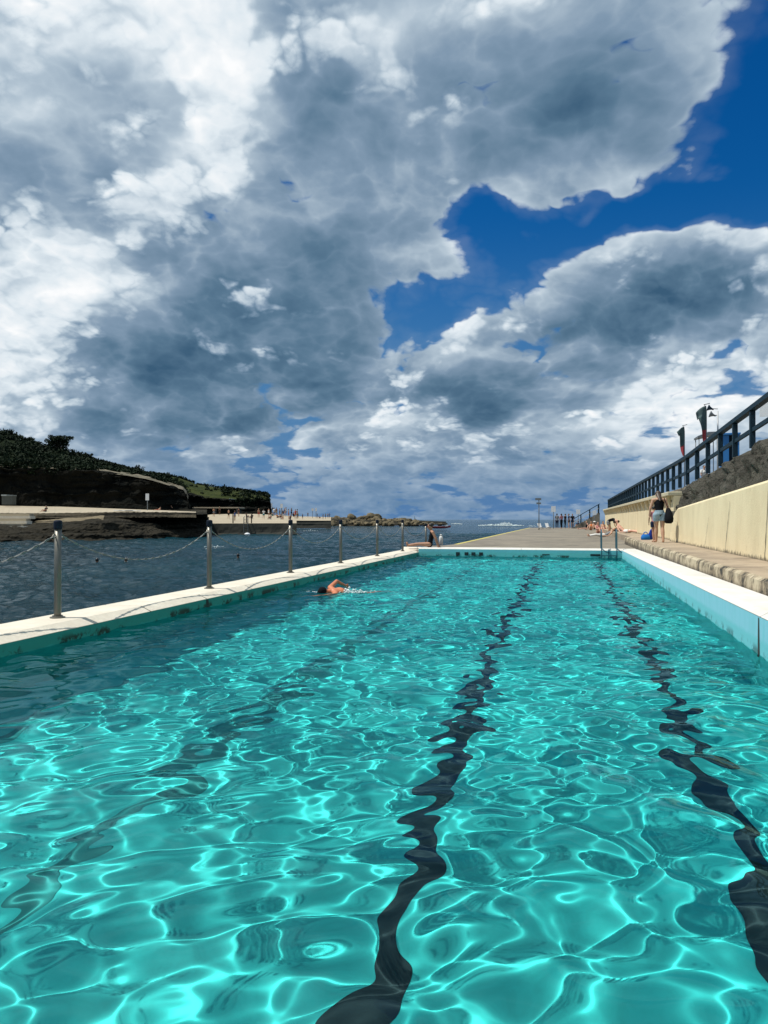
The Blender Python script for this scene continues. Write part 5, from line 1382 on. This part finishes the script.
# towels laid on the far platform
for i, (x, y) in enumerate(((121, 510.9), (125, 511.0), (129.5, 510.7), (133, 511.2))):
    p = atd(x, y, 96); r = tag(bevel(MB().box(-.45, .45, -.9, .9, 0, .09).build('beach_towel', CL['white']), .03, 1), 'white towel spread on the far platform in front of the cliff', 'towel', 'towels on the far platform'); r.location = p; r.rotation_euler = (0, 0, rc.uniform(0, 3))
# swimmers and marks out in the bay
m_wet = pm('wet_dark_hair', (.012, .012, .012), .3)
def sea_head(x, y, lb, spl):
    p = atz(x, y, SEA); r = empty('person', V3(p.x, p.y, SEA), R(40), lb, 'person', 'swimmers out in the bay')
    P = [ellipsoid((0, 0, .14), V3(.078, 0, 0), V3(0, .095, 0), V3(0, 0, .12)), capsule((0, 0, .05), .05, (0, 0, -.1), .06), capsule((-.17, 0, -.10), .06, (.17, 0, -.10), .06), capsule((0, 0, -.1), .12, (0, -.1, -.6), .11, X_, .7), capsule((0, .09, .15), .01, (0, .10, .12), .014)]
    o = link('body', fuse(P, .018), SKIN[1], r); v, f = ellipsoid((0, -.015, .17), V3(.085, 0, 0), V3(0, .10, 0), V3(0, 0, .10)); link('hair', raw(v, f), m_wet, r, True)
    if spl: splash((p.x - spl, p.y + .2, SEA), .8, .25, .10, 50, int(x), 'strip of foam kicked up by a bay swimmer', R(25))
sea_head(238, 558, 'dark head of a swimmer in the sea right of the second post', 0)
sea_head(126, 562.5, 'swimmer raising a short strip of foam in the sea between the first two posts', .9)
sea_head(97, 563, 'dark head low in the sea just right of the nearest post', 0)
for x, y, w, h, lb in ((213.5, 547.2, 1.0, .18, 'splash of white water just right of the second post'), (226, 549, 1.6, .08, 'thin line of foam trailing right of the second post'), (310.5, 531, 1.6, .25, 'small white splash on the sea under the outer terrace')):
    p = atz(x, y, SEA); splash(p, w, w * .3, h, 50, int(x), lb, R(20))
# breaking wave and whitecaps out to sea
for x0, x1, y, h, n, lb in ((478, 524, 525.6, 1.5, 420, 'long white breaking wave out at sea beyond the deck'), (452, 462, 523.8, .8, 70, 'small whitecap left of the long breaking wave'), (440, 448, 525.2, .7, 50, 'faint whitecap near the end of the breakwater'), (500, 512, 524.0, 2.2, 120, 'spray tossed up at the middle of the breaking wave'), (527, 536, 526.2, .7, 60, 'small whitecap just left of the thin deck post')):
    a = atz(x0, y, SEA); c = atz(x1, y + .3, SEA); L = (c - a).length
    splash((a + c) / 2, L / 2, L * .06, h * .55, n * 2, int(x0), lb, math.atan2(c.y - a.y, c.x - a.x), name='breaking_wave')
# red canoe and white sail
p = atz(438, 528.6, SEA); cn = empty('red_canoe', V3(p.x, p.y, SEA + .1), R(8), 'red and white canoe on the sea behind the sitting woman', 'canoe')
v = []; f = []; n = 10
L = 6.2
for i in range(15):
    t = -1 + 2 * i / 14; w = .45 * (1 - abs(t) ** 2.4) + .02; zr = .30 * abs(t) ** 3
    for k in range(n):
        a = math.pi * k / (n - 1); v.append(V3(t * L / 2, -w * math.cos(a), zr + .42 - .5 * math.sin(a)))
    if i: o_ = n * (i - 1); f += [(o_ + k, o_ + n + k, o_ + n + k + 1, o_ + k + 1) for k in range(n - 1)] + [(o_ + n - 1, o_ + 2 * n - 1, o_ + n, o_)]
link('hull', raw(v, f), pm('canoe_red', (.42, .05, .06), .4), cn); MB().box(-L * .40, L * .40, -.36, -.30, .40, .48).build('gunwale', CL['white'], cn)
p = atz(414.2, 520.6, SEA); sa = empty('sail_boat', V3(p.x, p.y, SEA), R(20), 'tiny white sail on the horizon above the breakwater end', 'sailing boat')
dd = (Vector((p.x, p.y)).length); hh = 5.2 * dd / F
MB().add([(0, 0, hh * .16), (hh * .34, .3, hh * .18), (0, 0, hh), (0, .25, hh * .16), (hh * .34, .55, hh * .18), (0, .25, hh)], [(0, 1, 2), (5, 4, 3), (0, 3, 4, 1), (1, 4, 5, 2), (2, 5, 3, 0)]).build('sail', m_sign, sa)
MB().add([(-hh * .3, -.8, hh * .12), (hh * .4, 0, hh * .14), (-hh * .3, .8, hh * .12), (-hh * .25, 0, -.3), (hh * .25, 0, -.3)], [(0, 1, 2), (0, 3, 4, 1), (2, 1, 4, 3), (0, 2, 3)]).build('hull', m_sign, sa)
